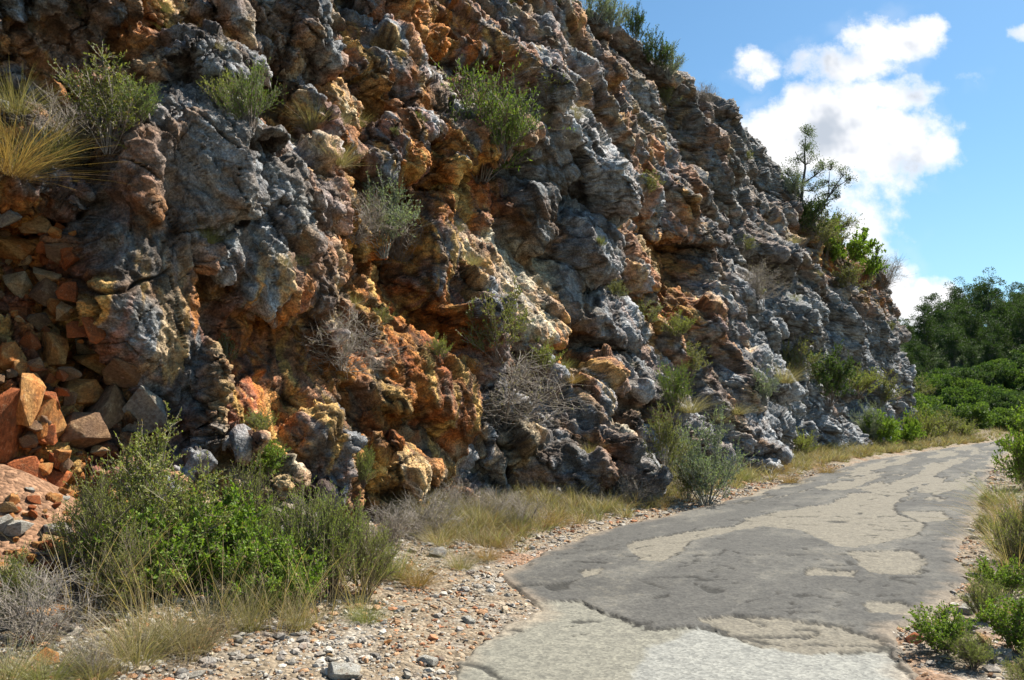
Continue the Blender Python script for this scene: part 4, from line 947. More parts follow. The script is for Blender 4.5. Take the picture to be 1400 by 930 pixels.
for a in [(120, 850, 200, 'tall bare straw stalks at the left end of the thicket'), (215, 860, 190, 'tall straw stalks rising through the left part of the thicket'), (300, 870, 180, 'tall straw stalks in front of the bright green shrub'), (385, 865, 160, 'straw stalks before the glossy shrub'), (440, 850, 170, 'straw stalks between the feathery shrubs'), (490, 835, 130, 'straw stalks at the right end of the thicket'), (255, 905, 120, 'short straw stalks beside the grey tuft'), (160, 925, 120, 'straw stalks at the bottom edge'), (545, 790, 90, 'thin straw stalks over the brown weeds'), (610, 760, 70, 'thin straw stalks over the golden tufts'), (1388, 800, 130, 'straw stalks at the right edge'), (1360, 740, 80, 'straw stalks at the right road edge')]:
    ground_plant(a[0], a[1], a[2], 'straw', a[3], 'stands of bare straw stalks')
G3 = 'dry grass tufts on the left verge'
for a in [
 (265, 890, 110, 'greytuft', 'dry grey tuft standing alone in front of the thicket', .9), (190, 905, 130, 'gold', 'tall golden tuft in front of the thicket at its left', .9), (235, 880, 90, 'gold', 'golden tuft pressed against the front of the thicket', 1), (410, 860, 85, 'gold', 'golden tuft at the gravel edge before the feathery shrubs', .7),
 (340, 860, 120, 'gold', 'thin golden stalks before the glossy shrub', .6), (130, 930, 90, 'gold', 'golden tuft at the bottom edge left of the grey one', 1.0), (60, 940, 80, 'greentuft', 'greenish tuft at the bottom left corner', 1.2), (10, 935, 90, 'gold', 'golden tuft in the bottom left corner', 1.2),
 (570, 800, 60, 'rust', 'rounded brown tuft on the gravel right of the thicket', 1.0), (628, 778, 45, 'gold', 'yellow tuft on the gravel near the tip of the asphalt', 1.2), (655, 722, 62, 'greytuft', 'pale green arching tuft under the cream rock', 1.2), (705, 712, 52, 'greytuft', 'pale tuft beside the arching one', 1.2),
 (745, 718, 42, 'rust', 'dense rusty tuft under the dark boulder', 1.5), (540, 790, 70, 'greentuft', 'greenish tuft between thicket and brown tuft', 1.0), (500, 850, 50, 'greentuft', 'low green tuft on the gravel before the thicket', 1.2), (600, 745, 50, 'gold', 'golden tuft behind the brown one', 1.2), (665, 765, 40, 'rust', 'small reddish tuft above the tip of the asphalt', 1.2),
 (820, 700, 40, 'gold', 'golden tuft at the verge by the first grey boulders', 1.4), (1080, 662, 38, 'rust', 'upright rusty tuft at the road edge below the rock', .8), (1130, 650, 34, 'rust', 'rusty tuft at the road edge farther on', .9)]:
    ground_plant(a[0], a[1], a[2], a[3], a[4], G3, a[5])
ground_plant(965, 690, 130, 'greygreen', 'tall grey green shrub at the road edge before the dark crack', 'roadside shrubs', .9)
ground_plant(940, 685, 75, 'olive', 'olive green shrub behind the tall grey green one', 'roadside shrubs', .8)
for a in [(575, 730, 60, 'dry', 'brown dead weeds under the cream rock', 1.3), (530, 745, 60, 'dry', 'brown dead weeds right of the thicket', 1.2), (680, 710, 45, 'dry', 'dead weeds behind the pale tufts', 1.3), (620, 705, 50, 'dry', 'dead weeds against the yellow rock', 1.2), (860, 690, 42, 'dry', 'dead weeds at the verge below the grey boulders', 1.5)]:
    ground_plant(a[0], a[1], a[2], a[3], a[4], 'dead weeds on the left verge', a[5])
rv_ = random.Random(31)
for i in range(60):
    q_1 = 8+50*rv_.random()**1.3; o_1 = .35+2.2*rv_.random(); c_1 = float(np.interp(q_1, qq, eL))-o_1
    x_, y_ = q_1*hd[0]+c_1*perp[0], q_1*hd[1]+c_1*perp[1]
    k_ = rv_.choice(['gold', 'rust', 'greytuft', 'rust', 'dry', 'greentuft', 'straw'])
    if y_ < 8.5: continue
    lab = {'gold': 'golden grass tuft', 'rust': 'reddish brown grass tuft', 'greytuft': 'greyish dry grass tuft', 'dry': 'small leafless dry weed', 'greentuft': 'half green grass tuft', 'straw': 'stand of thin straw stalks'}[k_]
    plant(k_, (x_, y_, float(ground_z(np.array([x_]), np.array([y_]))[0])-.01), rv_.uniform(.28, .62)*(1.2 if k_ == 'straw' else 1), lab+' in the strip along the foot of the rock face', lab+'s in the strip along the foot of the rock face', 1.1)
# right verge
for a in [(1290, 895, 70, 'mastic_near', 'low leafy green plant creeping onto the road edge', 1.0), (1390, 890, 75, 'mastic_near', 'leafy green plant in the lower right corner', 1.0), (1400, 945, 50, 'olive_near', 'dull leafy plant at the bottom right edge', 1.2), (1345, 850, 60, 'broom_near', 'feathery low plant on the right verge', 1.2),
 (1372, 815, 55, 'mastic_near', 'green bushy weed on the right verge behind the stones', 1.0), (1408, 790, 110, 'broom_near', 'yellow green weed at the right edge', .9), (1330, 915, 50, 'broom_near', 'low greenish weed among stones at the lower right', 1.4),
 (1402, 668, 85, 'mastic_near', 'leafy shrub leaning in at the right edge over the bend', .6), (1428, 640, 95, 'mastic_near', 'tall bright shrub at the right edge', .8), (1350, 735, 30, 'olive_near', 'small olive weed at the right road edge', 1.2), (1352, 705, 30, 'olive_near', 'little dark weed at the right road edge farther on', 1.0)]:
    ground_plant(a[0], a[1], a[2], a[3], a[4], 'plants on the right verge', a[5])
for a in [(1390, 770, 100, 'gold', 'tall golden grass at the right edge', 1.0), (1372, 725, 70, 'gold', 'golden grass on the right verge behind the weeds', 1.1), (1405, 720, 90, 'rust', 'rusty grass at the right edge', 1.1), (1365, 690, 60, 'greentuft', 'greenish grass on the right verge near the bend', 1.1), (1380, 840, 50, 'gold', 'short golden grass among leaves at the right', 1.2), (1335, 785, 26, 'gold', 'small straw tuft on the stones of the right verge', 1.2)]:
    ground_plant(a[0], a[1], a[2], a[3], a[4], 'grass tufts on the right verge', a[5])
# bushes where the face ends at the bend
for a in [(1205, 612, 52, 'mastic', 'bright green bush at the foot of the far end of the face', .8), (1232, 610, 50, 'mastic', 'second bright green bush from the far end of the face', .8), (1262, 606, 50, 'yellow', 'yellow green bush beside the bright ones at the bend', 1.0), (1290, 603, 42, 'olive', 'olive bush at the bend', 1.2), (1188, 610, 60, 'greygreen', 'grey green bush against the far end of the face', .9), (1315, 600, 28, 'yellow', 'low yellowish bush at the outer side of the bend', 1.4), (1255, 570, 55, 'olive', 'olive bush on the scree at the end of the face', 1.0), (1230, 560, 45, 'greygreen', 'grey green bush high on the scree', 1.1)]:
    ground_plant(a[0], a[1], a[2], a[3], a[4], 'bushes at the bend', a[5])

# ---- verge grass
rng = np.random.default_rng(300)
def verge(n, qlo, qhi, side, dlo, dhi):
    q = qlo + (qhi-qlo)*rng.uniform(0, 1, n)**1.5; off = dlo+(dhi-dlo)*np.sqrt(rng.uniform(0, 1, n))
    l = np.interp(q, qq, eL); r = np.interp(q, qq, eR)
    c = l-off if side < 0 else r+off
    x = q*hd[0]+c*perp[0]; y = q*hd[1]+c*perp[1]
    return np.stack([x, y, ground_z(x, y)], 1), off
A, offA = verge(4600, 8.0, 62, -1, .15, 2.9)
keep = (fbm(A[:, 0]*.9, A[:, 1]*.9, 701, 2) > -.35+.35*(offA < .5)) & ((A[:, 1] > 9) | (offA > 1.3)); A = A[keep]
Bp, offB = verge(3600, 6.5, 60, 1, .35, 9.0); Bp = Bp[(offB > .9) | (Bp[:, 1] > 11)]
nA = len(A)
wA = .0017*np.maximum(1, A[:, 1]/7.5); hA = .12+.42*rng.uniform(0, 1, nA)**1.6*(1+.25*(A[:, 1] > 20)); hB = rng.uniform(.15, .45, len(Bp)); wB = .0017*np.maximum(1, Bp[:, 1]/7.5)
far = np.stack([rng.uniform(17, 52, 900), rng.uniform(50, 66, 900), np.zeros(900)], 1)
fq = far[:, :2] @ hd; fl = np.interp(fq, qq, eL)-far[:, :2] @ perp; far = far[(fl > .3) & (fl < 9)]
far[:, 2] = ground_z(far[:, 0], far[:, 1])
parts = []
for pos, hh, n_e, cols, ww_ in ((A, hA, 34, GOLD, wA), (A[::2]+[[.1, .1, 0]], hA[::2]*.8, 16, GREENISH, wA[::2]), (A[::2]+[[-.1, .1, 0]], hA[::2]*.9, 18, GREYDRY, wA[::2]), (A[1::3], hA[1::3]*.7, 22, [(.26, .15, .08), (.34, .22, .12)], wA[1::3]), (Bp, hB, 24, GOLD, wB), (Bp[::2]+[[.1, 0, 0]], hB[::2], 18, GREENISH, wB[::2]), (far, rng.uniform(.3, .8, len(far)), 24, GOLD, .008)):
    parts.append(tuft_arrays(rng, pos, n_e, hh, .07, .75, .4, cols, ww_))
off = 0; VV, Qs, Ts, Cs = [], [], [], []
for (v_, q_a, t_a, c_a) in parts:
    VV.append(v_); Qs.append(q_a+off); Ts.append(t_a+off); Cs.append(c_a); off += len(v_)
gm = mesh_np('verge_grass', np.concatenate(VV), [np.concatenate(Qs), np.concatenate(Ts)], np.concatenate(Cs), smooth=False)
put('grass', gm, M_GRASS, kind='stuff', label='dry golden and greenish grass along both verges')
# ------------------------------------------------------------------ gravel, loose stones
def ico():
    t = (1+5**.5)/2
    v = np.array([(-1, t, 0), (1, t, 0), (-1, -t, 0), (1, -t, 0), (0, -1, t), (0, 1, t), (0, -1, -t), (0, 1, -t), (t, 0, -1), (t, 0, 1), (-t, 0, -1), (-t, 0, 1)], float)
    f = np.array([(0, 11, 5), (0, 5, 1), (0, 1, 7), (0, 7, 10), (0, 10, 11), (1, 5, 9), (5, 11, 4), (11, 10, 2), (10, 7, 6), (7, 1, 8), (3, 9, 4), (3, 4, 2), (3, 2, 6), (3, 6, 8), (3, 8, 9), (4, 9, 5), (2, 4, 11), (6, 2, 10), (8, 6, 7), (9, 8, 1)])
    return v/np.linalg.norm(v[0]), f
def stone_material():
    m, N, b = new_mat('broken_stone')
    at = N.n('ShaderNodeAttribute', attribute_name='tint'); tc = N.n('ShaderNodeTexCoord'); P = tc.outputs['Object']
    c = N.mix(1.0, at.outputs[0], N.mix(N.ramp(N.noise(P, 14, 6, .7), .3, .7), (.55, .52, .5, 1), (1.3, 1.3, 1.3, 1)), 'MULTIPLY')
    c = N.mix(N.m('MULTIPLY', N.ramp(N.noise(P, 4.5, 5, .7), .5, .66), .6), c, (.13, .065, .03, 1)); c = N.mix(N.m('MULTIPLY', N.ramp(N.noise(P, 7, 5, .75), .58, .70), .5), c, (.42, .33, .2, 1))
    N.link(c, b.inputs['Base Color']); b.inputs['Roughness'].default_value = .9; b.inputs['Specular IOR Level'].default_value = .25
    bp = N.n('ShaderNodeBump'); bp.inputs['Strength'].default_value = .9; bp.inputs['Distance'].default_value = .02
    N.link(N.noise(P, 22, 6, .7), bp.inputs['Height']); N.link(bp.outputs[0], b.inputs['Normal'])
    return m
M_STONE = stone_material()
rng = np.random.default_rng(41)
n = 95000
q = rng.uniform(1.5, 26, n)**1.0; sd_ = rng.uniform(0, 1, n)
q = 2 + 26*rng.uniform(0, 1, n)**1.7
leftside = rng.uniform(0, 1, n) < .78
off = np.where(leftside, 3.6*rng.uniform(0, 1, n)**.9-.05, 2.2*rng.uniform(0, 1, n)**1.3-.06)
l = np.interp(q, qq, eL); r = np.interp(q, qq, eR); c = np.where(leftside, l-off, r+off)
x = q*hd[0]+c*perp[0]; y = q*hd[1]+c*perp[1]
cl = fbm(x*1.2, y*1.2, 801, 3, .6)
keep = (y > 3.2) & (rng.uniform(0, 1, n) < .55+.9*cl+.3)
x, y, cl, off = x[keep], y[keep], cl[keep], off[keep]; n = len(x)
sz = np.clip(.0056*np.exp(rng.normal(size=n)*.68), .003, .035)*(1+y/22)
iv, if_ = ico()
# random rotation, squash and jitter
a1 = rng.uniform(0, 2*PI, n); jit = 1+.32*(rng.uniform(0, 1, (n, 12, 1))-.5)*2
sc = np.stack([rng.uniform(.8, 1.6, n), rng.uniform(.6, 1.1, n), rng.uniform(.4, .8, n)], 1)
PV = iv[None]*jit*sc[:, None]*sz[:, None, None]
ca, sa = np.cos(a1)[:, None], np.sin(a1)[:, None]
PX = PV[..., 0]*ca-PV[..., 1]*sa; PY = PV[..., 0]*sa+PV[..., 1]*ca
gzz = ground_z(x, y)
GV = np.stack([PX+x[:, None], PY+y[:, None], PV[..., 2]+(gzz+sz*.25)[:, None]], -1).reshape(-1, 3)
GF = (np.arange(n)[:, None, None]*12+if_[None]).reshape(-1, 3)
pal = np.array([(.45, .41, .34), (.54, .50, .43), (.38, .34, .29), (.48, .28, .15), (.45, .20, .10), (.36, .33, .29), (.54, .44, .31)])
redz = sstep(-.05, .25, fbm(x*.6, y*.6, 811, 3))
pr = rng.uniform(0, 1, n); ki = np.where(pr < .15+.5*redz, np.where(pr < .15, 3, rng.choice([3, 4, 6], n)), rng.choice([0, 1, 2, 5, 0, 1], n))
nearmound = ((x+4.1)**2+(y-6.2)**2 < 1.6)
ki = np.where(nearmound & (rng.uniform(0, 1, n) < .7), rng.choice([3, 4], n), ki)
gcol = .82*pal[ki]*rng.uniform(.75, 1.2, (n, 1))
gme2 = mesh_np('gravel', GV, [GF], np.repeat(gcol, 12, 0), smooth=False)
put('gravel', gme2, M_STONE, kind='stuff', label='pale and reddish gravel scattered over the verges')

import bmesh
def block_mesh(name, seed, col, col2=None, pts=13, sq=.8):
    """an angular broken stone about 1 m across"""
    rng = np.random.default_rng(seed)
    bm = bmesh.new()
    d = unit(rng.normal(size=(pts, 3)))
    mx = np.abs(d).max(1, keepdims=True); d = d/(mx**sq)*.5*rng.uniform(.86, 1.05, (pts, 1))
    for p in d: bm.verts.new(p)
    bmesh.ops.convex_hull(bm, input=bm.verts)
    bmesh.ops.delete(bm, geom=[v for v in bm.verts if not v.link_faces], context='VERTS')
    bmesh.ops.dissolve_limit(bm, angle_limit=R(14), verts=bm.verts, edges=bm.edges)
    bmesh.ops.bevel(bm, geom=list(bm.edges), offset=.012, segments=2, affect='EDGES', profile=.6, clamp_overlap=True)
    bmesh.ops.triangulate(bm, faces=bm.faces)
    bmesh.ops.subdivide_edges(bm, edges=[e for e in bm.edges if e.calc_length() > .10], cuts=3, use_grid_fill=True)
    bmesh.ops.triangulate(bm, faces=bm.faces)
    co = np.array([v.co[:] for v in bm.verts])
    nn = np.array([v.normal[:] for v in bm.verts])
    a, b = co[:, 0]+.7*co[:, 2], co[:, 1]-.6*co[:, 2]
    k = .020*fbm(a*6, b*6, seed, 4, .7)+.018*ridged(a*7, b*7, seed+3, 4, .6)
    co = co+nn*k[:, None]
    for v, p in zip(bm.verts, co): v.co = p
    me = bpy.data.meshes.new(name); bm.to_mesh(me); bm.free()
    c2 = np.array(col2 if col2 is not None else col)
    t = sstep(-.1, .25, fbm(a*2, b*2, seed+9, 3))[:, None]
    cc = np.array(col)*(1-t)+c2*t
    at = me.color_attributes.new('tint', 'FLOAT_COLOR', 'POINT'); c4 = np.ones((len(co), 4), np.float32); c4[:, :3] = cc*.8
    at.data.foreach_set('color', c4.ravel()); me.materials.append(M_STONE)
    me.polygons.foreach_set('use_smooth', np.ones(len(me.polygons), bool))
    return me
STC = dict(O=((.54, .20, .05), (.58, .30, .10)), Q=((.46, .13, .035), (.38, .11, .035)), C=((.58, .42, .24), (.56, .33, .14)), G=((.27, .265, .25), (.38, .35, .28)), W=((.52, .50, .44), (.40, .37, .3)), B=((.24, .14, .08), (.34, .2, .1)))
STM = {}
for kx, (c1, c2) in STC.items(): STM[kx] = [block_mesh('stone_'+kx, 100+i*13+ord(kx), c1, c2) for i in range(4)]
sr = random.Random(9); _cnt = [0]
def stone(name, loc, size, col, label, group=None, rot=None, cat='rock'):
    me = STM[col][sr.randrange(4)]
    o = put(name, me); o.location = loc; o.scale = size
    o.rotation_euler = rot or (sr.uniform(-.4, .4), sr.uniform(-.4, .4), sr.uniform(0, 6.28))
    o['label'] = label; o['category'] = cat
    if group: o['group'] = group
    return o
GB = 'broken blocks wedged in the fractured rock at the left edge'
# u, v, width px, height px, colour, roll, label
for (u, v, w_, h_, c, roll, lab) in [
 (105, 540, 60, 40, 'O', .0, 'square orange block wedged left of the foot of the grey prow'),
 (132, 500, 52, 28, 'O', .35, 'orange block lying above the square one'),
 (76, 476, 28, 42, 'O', -.15, 'upright rounded orange stone in the dark hollow'),
 (110, 478, 36, 20, 'C', .5, 'flat pale stone sloping above the orange blocks'),
 (127, 452, 32, 34, 'Q', .3, 'deep red stone under the grey prow'),
 (104, 448, 26, 22, 'Q', .0, 'small red stone left of the deep red one'),
 (87, 424, 16, 26, 'C', .4, 'narrow pale pink stone standing on edge'),
 (27, 392, 26, 38, 'C', -.3, 'pale upright stone near the left edge'),
 (68, 398, 34, 30, 'B', .5, 'brown slanting stone under the ledge'),
 (63, 376, 34, 20, 'C', .2, 'pale flat stone under the ledge'),
 (22, 338, 44, 30, 'O', .2, 'orange block under the cream one at the left edge'),
 (52, 334, 42, 22, 'O', -.2, 'orange block beside the first under the cream one'),
 (44, 310, 40, 24, 'C', .1, 'bright cream block in the sun under the ledge'),
 (12, 300, 30, 30, 'G', .7, 'grey block at the left edge under the ledge'),
 (90, 345, 40, 22, 'B', -.2, 'brown flat block at the left flank of the prow'),
 (66, 578, 28, 62, 'O', .1, 'tall orange block standing between slabs'),
 (38, 545, 28, 60, 'O', .05, 'tall rusty block near the left edge'),
 (12, 575, 36, 90, 'Q', .25, 'largest red slab leaning at the left edge'),
 (10, 485, 30, 34, 'O', -.2, 'orange stone at the left edge above the tall slab'),
 (92, 512, 24, 18, 'B', .1, 'little brown stone between the orange blocks'),
 (84, 500, 30, 18, 'O', -.1, 'thin orange stone at the top of the square block'),
 (148, 560, 38, 62, 'B', .5, 'dull brown wedge right of the square block'),
 (170, 520, 50, 40, 'B', .6, 'brown wedge leaning on the foot of the prow'),
 (190, 570, 50, 60, 'G', .7, 'grey slab at the very foot of the prow'),
 (110, 590, 60, 44, 'B', .0, 'dark orange block under the square one'),
 (66, 592, 26, 24, 'Q', .3, 'small red stone under the tall orange block'),
 (70, 652, 40, 28, 'Q', .3, 'red block at the top of the rubble slope'),
 (32, 645, 50, 40, 'Q', .0, 'broad red block at the left above the rubble slope'),
 (25, 430, 30, 24, 'Q', .2, 'red stone in the middle of the left edge'),
 (55, 440, 24, 22, 'B', .6, 'brown stone deep in the hollow'), (40, 470, 22, 20, 'Q', .9, 'small rust stone deep in the hollow'), (100, 400, 22, 24, 'Q', .2, 'rust stone at the left flank of the prow')]:
    p, nn_, dep = on_cliff(u, v); wm, hm = w_*dep/FPX*1.22, h_*dep/FPX*1.22
    stone('rock', (p[0]+nn_[0]*.03, p[1]+nn_[1]*.03, p[2]), (wm, (wm+hm)*.55, hm), c, lab, GB, rot=(sr.uniform(-.15, .15), roll, sr.uniform(-.2, .2)+.25))
SN = {'O': 'orange', 'Q': 'rust red', 'C': 'cream', 'G': 'grey', 'W': 'pale grey', 'B': 'brown'}
from mathutils.bvhtree import BVHTree
for i in range(112):                       # chips filling the hollow between the blocks
    u, v = sr.uniform(-10, 150), sr.uniform(310, 660)
    if u > 100+max(0, v-440)*.5: continue
    p, nn_, dep = on_cliff(u, v); s_ = sr.uniform(.06, .17); c = sr.choice('QOQOBBC')
    stone('rock', (p[0]+nn_[0]*.02, p[1]+nn_[1]*.02, p[2]), (s_, s_, s_*sr.uniform(.6, 1.3)), c, SN[c]+' chip packed between the blocks at the left edge', SN[c]+' chips packed between the blocks at the left edge', rot=(sr.uniform(-.5, .5), sr.uniform(-.6, .6), sr.uniform(0, 6)))
for i in range(95):                       # rubble slope at the bottom left
    v = 668+sr.random()*215; u = sr.uniform(-25, 108-.05*(v-668))
    x_, y_, z_ = at_ground(u, v)
    s_ = sr.uniform(.035, .11)*(1.6 if sr.random() < .12 else 1)
    c = sr.choice('OOOQQQCGW')
    stone('rock', (x_, y_, z_+s_*.15), (s_*1.3, s_, s_*.8), c, SN[c]+' broken stone on the rubble slope at the lower left', SN[c]+' stones of the rubble slope')
for (u, v, w_, c, lab) in [(22, 728, 44, 'W', 'pale grey cracked boulder on the rubble at the left edge'), (-4, 725, 40, 'W', 'pale boulder cut by the left edge on the rubble'), (80, 730, 40, 'G', 'grey flat stone on the rubble slope'), (80, 752, 30, 'O', 'orange block among grey stones on the rubble'), (65, 905, 36, 'O', 'bright orange stone at the bottom left among dry grass'), (5, 860, 34, 'G', 'grey stone at the left edge below the rubble'), (75, 845, 44, 'O', 'long orange stone under the dry bush'), (145, 775, 14, 'O', 'little orange stone caught in the thicket'),
   (505, 755, 22, 'W', 'white stone at the edge of the dead weeds'), (470, 925, 44, 'W', 'flat white stone at the bottom edge'), (585, 908, 26, 'W', 'white stone on the reddish gravel'), (640, 852, 20, 'W', 'small white stone on the gravel near the road'), (600, 760, 30, 'G', 'grey stone half buried in the verge'), (700, 790, 14, 'C', 'cream pebble at the tip of the asphalt'), (450, 900, 14, 'C', 'cream stone on the gravel'), (530, 880, 13, 'O', 'orange stone on the gravel'),
   (1322, 838, 30, 'W', 'white stone at the right road edge'), (1300, 868, 22, 'W', 'pale stone among leaves at the right'), (1345, 880, 30, 'C', 'cream stone on the right verge'), (1370, 900, 36, 'W', 'pale flat stone at the lower right'), (1250, 878, 26, 'Q', 'rust red stone at the right road corner'), (1330, 862, 20, 'G', 'grey stone between weeds on the right verge'), (1232, 868, 12, 'W', 'white pebble on the corner of the asphalt')]:
    x_, y_, z_ = at_ground(u, v); s_ = w_*y_/FPX
    stone('rock', (x_, y_, z_+s_*.12), (s_, s_*.8, s_*.5), c, lab, 'loose stones on the verges')
# talus at the foot of the face
for i in range(36):
    s_ = sr.uniform(1.0, 44)**1.0; x0, y0, h0 = plan(np.array([s_])); offm = .15+sr.random()**2*1.0
    x_, y_ = float(x0[0]+math.cos(h0[0])*offm), float(y0[0]-math.sin(h0[0])*offm)
    z_ = float(ground_z(np.array([x_]), np.array([y_]))[0]); m_ = sr.uniform(.06, .22)*(1.8 if sr.random() < .12 else 1)
    c = sr.choice('GGGWCO'); cn = {'O': 'orange', 'C': 'cream', 'G': 'grey', 'W': 'pale grey'}[c]
    stone('rock', (x_, y_, z_+m_*.1), (m_*1.3, m_, m_*.8), c, cn+' fallen stone lying along the foot of the face', cn+' fallen stones at the foot of the face')

# ------------------------------------------------------------------ trees
def tree_parts(name, seed, H, crown_c, crown_r, clumps, leaves, ll, lw, cols, trunk_r=.12, fork=(), wood=(.14, .12, .10), lumpy=.35):
    rng = np.random.default_rng(seed)
    # clump centres fill an uneven ellipsoid
    d = unit(rng.normal(size=(clumps, 3))); r = rng.uniform(.25, 1, clumps)**.5*(1+lumpy*(rng.uniform(0, 1, clumps)-.5))
    Cn = np.array(crown_c)+d*r[:, None]*np.array(crown_r)
    if fork: Cn = np.concatenate([np.array(f_[0])+unit(rng.normal(size=(f_[2], 3)))*(rng.uniform(.2, 1, (f_[2], 1))**.5)*np.array(f_[1]) for f_ in fork])
    nC = len(Cn)
    b0 = np.zeros((nC, 3)); jn = np.stack([0*Cn[:, 0], 0*Cn[:, 1], np.clip(Cn[:, 2]*.55, 0, H)], 1)+rng.normal(size=(nC, 3))*.04*H*np.array([1, 1, .3])
    P = bez(jn*.55, jn*.9+Cn*.1, Cn, 5)
    V1, F1 = tubes(P, np.linspace(1, .2, 5)[None]*trunk_r*.28*np.ones((nC, 1)), 4)
    tp = np.array([[[0, 0, -.2], [.03*H, .01*H, H*.2], [-.02*H, .02*H, H*.42], [.02*H, 0, H*.62], [.0, 0, H*.88]]])
    V0, F0 = tubes(tp, np.array([[1.2, .95, .7, .45, .1]])*trunk_r, 7)
    Vt = np.concatenate([V0, V1]); Ft = np.concatenate([F0, F1+len(V0)])
    trunk = mesh_np(name+'_trunk', Vt, [Ft], np.array(wood)*rng.uniform(.8, 1.2, (len(Vt), 1))); trunk.materials.append(M_BARK)
    nl = nC*leaves; ci = np.repeat(np.arange(nC), leaves)
    cr = (np.mean(crown_r)*.30)*rng.uniform(.6, 1.3, nC)[ci]
    dl = unit(rng.normal(size=(nl, 3))); LP = Cn[ci]+dl*(cr*rng.uniform(.2, 1, nl)**.4)[:, None]*np.array([1, 1, .7])
    LD = unit(dl+rng.normal(size=(nl, 3))*.6+np.array([0, 0, .5]))
    LV, LF = leaf_quads(LP, LD, ll, lw, rng)
    k = rng.uniform(0, 1, (nC, 1))[ci]*.6+rng.uniform(0, 1, (nl, 1))*.4
    c = (np.array(cols[0])*(1-k)+np.array(cols[1])*k)*.85*rng.uniform(.7, 1.3, (nl, 1))
    crown = mesh_np(name+'_crown', LV, [LF], np.repeat(c, 4, 0), smooth=False); crown.materials.append(M_LEAF)
    return crown, trunk
def tree(name, meshes, loc, s, label, group=None, sz=1., cat='tree'):
    o = bpy.data.objects.new(name, None); COL.objects.link(o); o.empty_display_size = .2
    put('crown', meshes[0], parent=o); put('trunk', meshes[1], parent=o)
    o.location = loc; o.scale = (s, s, s*sz); o.rotation_euler = (0, 0, sr.uniform(0, 6.28))
    o['label'] = label; o['category'] = cat
    if group: o['group'] = group
    return o
# the lone tree on the rim: a forked, crooked trunk and sparse clumps
p, nn_, dep = on_cliff(1120, 315)
def lone_tree(base_uv, dep):
    k = dep/FPX; rng = np.random.default_rng(12)
    L = lambda u, v, y=0.: np.array([(u-base_uv[0])*k, y, (base_uv[1]-v)*k])
    limbs = [([(1116, 312), (1110, 298), (1104, 286)], .15, .11), ([(1104, 286), (1097, 268), (1099, 244), (1104, 218), (1104, 192), (1107, 172)], .10, .02), ([(1104, 288), (1116, 281), (1129, 266), (1139, 250), (1152, 232)], .085, .02),
        ([(1098, 262), (1088, 248), (1078, 226)], .05, .012), ([(1101, 240), (1114, 232), (1128, 222)], .045, .012), ([(1104, 215), (1094, 205), (1090, 196)], .035, .01), ([(1135, 258), (1146, 246), (1162, 236)], .04, .01), ([(1126, 268), (1138, 264), (1146, 262)], .03, .01), ([(1099, 250), (1108, 252), (1118, 244)], .03, .01), ([(1133, 256), (1134, 240), (1136, 224)], .035, .01)]
    VV, FF, off = [], [], 0; wood = (.10, .09, .08)
    for pts, r0, r1 in limbs:
        y0 = rng.uniform(-.3, .3); q = np.array([L(u, v, y0*i/len(pts)) for i, (u, v) in enumerate(pts)])
        v_, f_ = tubes(q[None], np.linspace(r0, r1, len(q))[None], 6); VV.append(v_); FF.append(f_+off); off += len(v_)
    clumps = [(1105, 178, 10), (1112, 188, 11), (1097, 194, 10), (1106, 204, 12), (1089, 212, 11), (1076, 224, 8), (1084, 236, 12), (1100, 230, 12), (1118, 224, 12), (1134, 220, 12), (1150, 224, 12), (1161, 232, 10), (1146, 240, 11), (1126, 238, 11), (1110, 250, 9), (1132, 254, 9), (1090, 254, 9), (1120, 266, 8), (1142, 260, 9), (1103, 166, 7), (1128, 212, 8), (1082, 262, 8), (1094, 276, 8)]
    C0 = np.array([L(u, v, rng.uniform(-.7, .7)) for u, v, r in clumps]); cr = np.array([r for _, _, r in clumps])*k
    # twigs from the nearest limb point to each sprig
    sp = np.repeat(np.arange(len(C0)), 9); tip = C0[sp]+unit(rng.normal(size=(len(sp), 3)))*(cr[sp]*rng.uniform(.3, 1.15, len(sp)))[:, None]*np.array([1.1, 1.1, .8])
    pts = np.concatenate([np.array([L(u, v) for u, v in l[0]]) for l in limbs[1:]])
    near = pts[np.argmin(((C0[:, None]-pts[None])**2).sum(-1), 1)]
    P_ = bez(near[sp], (near[sp]+tip)/2+rng.normal(size=tip.shape)*.12, tip, 4); v_, f_ = tubes(P_, np.array([[.018, .012, .008, .005]])*np.ones((len(sp), 1)), 3); VV.append(v_); FF.append(f_+off)
    Vt = np.concatenate(VV); trunk = mesh_np('lone_trunk', Vt, [np.concatenate(FF)], np.array(wood)*rng.uniform(.8, 1.2, (len(Vt), 1))); trunk.materials.append(M_BARK)
    n = len(sp)*32; ti = np.repeat(np.arange(len(sp)), 32); t = rng.uniform(.45, 1.08, n)[:, None]
    LP = P_[ti, 1]*(1-t)+P_[ti, 3]*t+rng.normal(size=(n, 3))*.09; LD = unit(rng.normal(size=(n, 3))+np.array([0, 0, .8]))
    LV, LF = leaf_quads(LP, LD, .085, .018, rng); kk = rng.uniform(0, 1, (n, 1)); c = (np.array((.07, .095, .045))*(1-kk)+np.array((.14, .17, .09))*kk)
    crown = mesh_np('lone_crown', LV, [LF], np.repeat(c, 4, 0), smooth=False); crown.materials.append(M_LEAF)
    return crown, trunk
lt = tree('lone_tree', lone_tree((1116, 312), dep), (p[0], p[1], p[2]-.1), 1., 'lone airy tree with forked trunk on the rim of the rock face'); lt.rotation_euler = (0, 0, -.15)
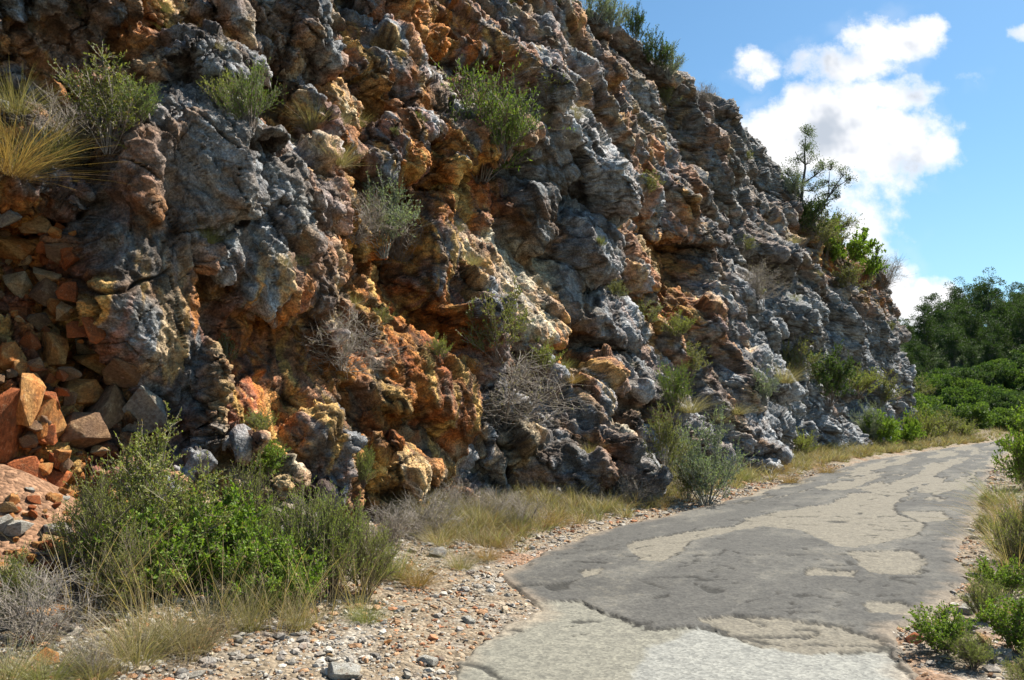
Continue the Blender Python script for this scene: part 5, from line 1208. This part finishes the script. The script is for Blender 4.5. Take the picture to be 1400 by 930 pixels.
# the hill
PINE = ((.028, .052, .014), (.065, .10, .026))
pines = [tree_parts('pine', 60+i, 9.0, (0, 0, 5.4), (1.9, 1.9, 4.0), 60, 110, .26, .06, PINE, .16, lumpy=.9) for i in range(3)]
MAQ = ((.055, .10, .022), (.12, .175, .04))
def maquis(seed, cols): return tree_parts('maquis', seed, 2.2, (0, 0, 1.1), (1.5, 1.5, .95), 34, 110, .15, .05, cols, .06)
maq = [maquis(80, MAQ), maquis(81, ((.075, .135, .024), (.16, .22, .045))), maquis(82, ((.04, .075, .025), (.085, .12, .04)))]
hr = random.Random(21); npn = 0
def gz1(x, y): return float(ground_z(np.array([float(x)]), np.array([float(y)]))[0])
placed = []
for t in range(4000):
    x = hr.uniform(30, 100); y = hr.uniform(80, 130)
    yb = 62+.26*(x-18)
    if y-yb < 20 or npn >= 110: continue
    if any((x-a)**2+(y-b)**2 < 3.0**2 for a, b in placed): continue
    u_, v_, _ = project(np.array([x]), np.array([y]), np.array([3.])); 
    if not 1180 < u_[0] < 1560: continue
    placed.append((x, y)); npn += 1
    tree('pine_tree', pines[hr.randrange(3)], (x, y, gz1(x, y)-.2), (.36+.42*min(1, max(0, (x-42)/26)))*hr.uniform(.7, 1.2), 'dark green pine of the wood on the far hillside', 'pines on the far hillside', hr.uniform(.9, 1.15))
npn = 0; placed = []
for t in range(6000):
    x = hr.uniform(18, 80); yb = 62+.26*(x-18); y = yb+hr.uniform(.5, 22)
    if npn >= 280: break
    if any((x-a)**2+(y-b)**2 < 1.6**2 for a, b in placed): continue
    u_, v_, _ = project(np.array([x]), np.array([y]), np.array([1.])); 
    if not 1200 < u_[0] < 1500: continue
    placed.append((x, y)); npn += 1
    kx = hr.randrange(3)
    tree('maquis_shrub', maq[kx], (x, y, gz1(x, y)-.15), hr.uniform(.7, 1.35), ['mid green', 'bright green', 'dull green'][kx]+' rounded shrub on the lower slope of the far hill', ['mid green', 'bright green', 'dull green'][kx]+' shrubs on the lower slope of the far hill', hr.uniform(.8, 1.3), 'shrub')
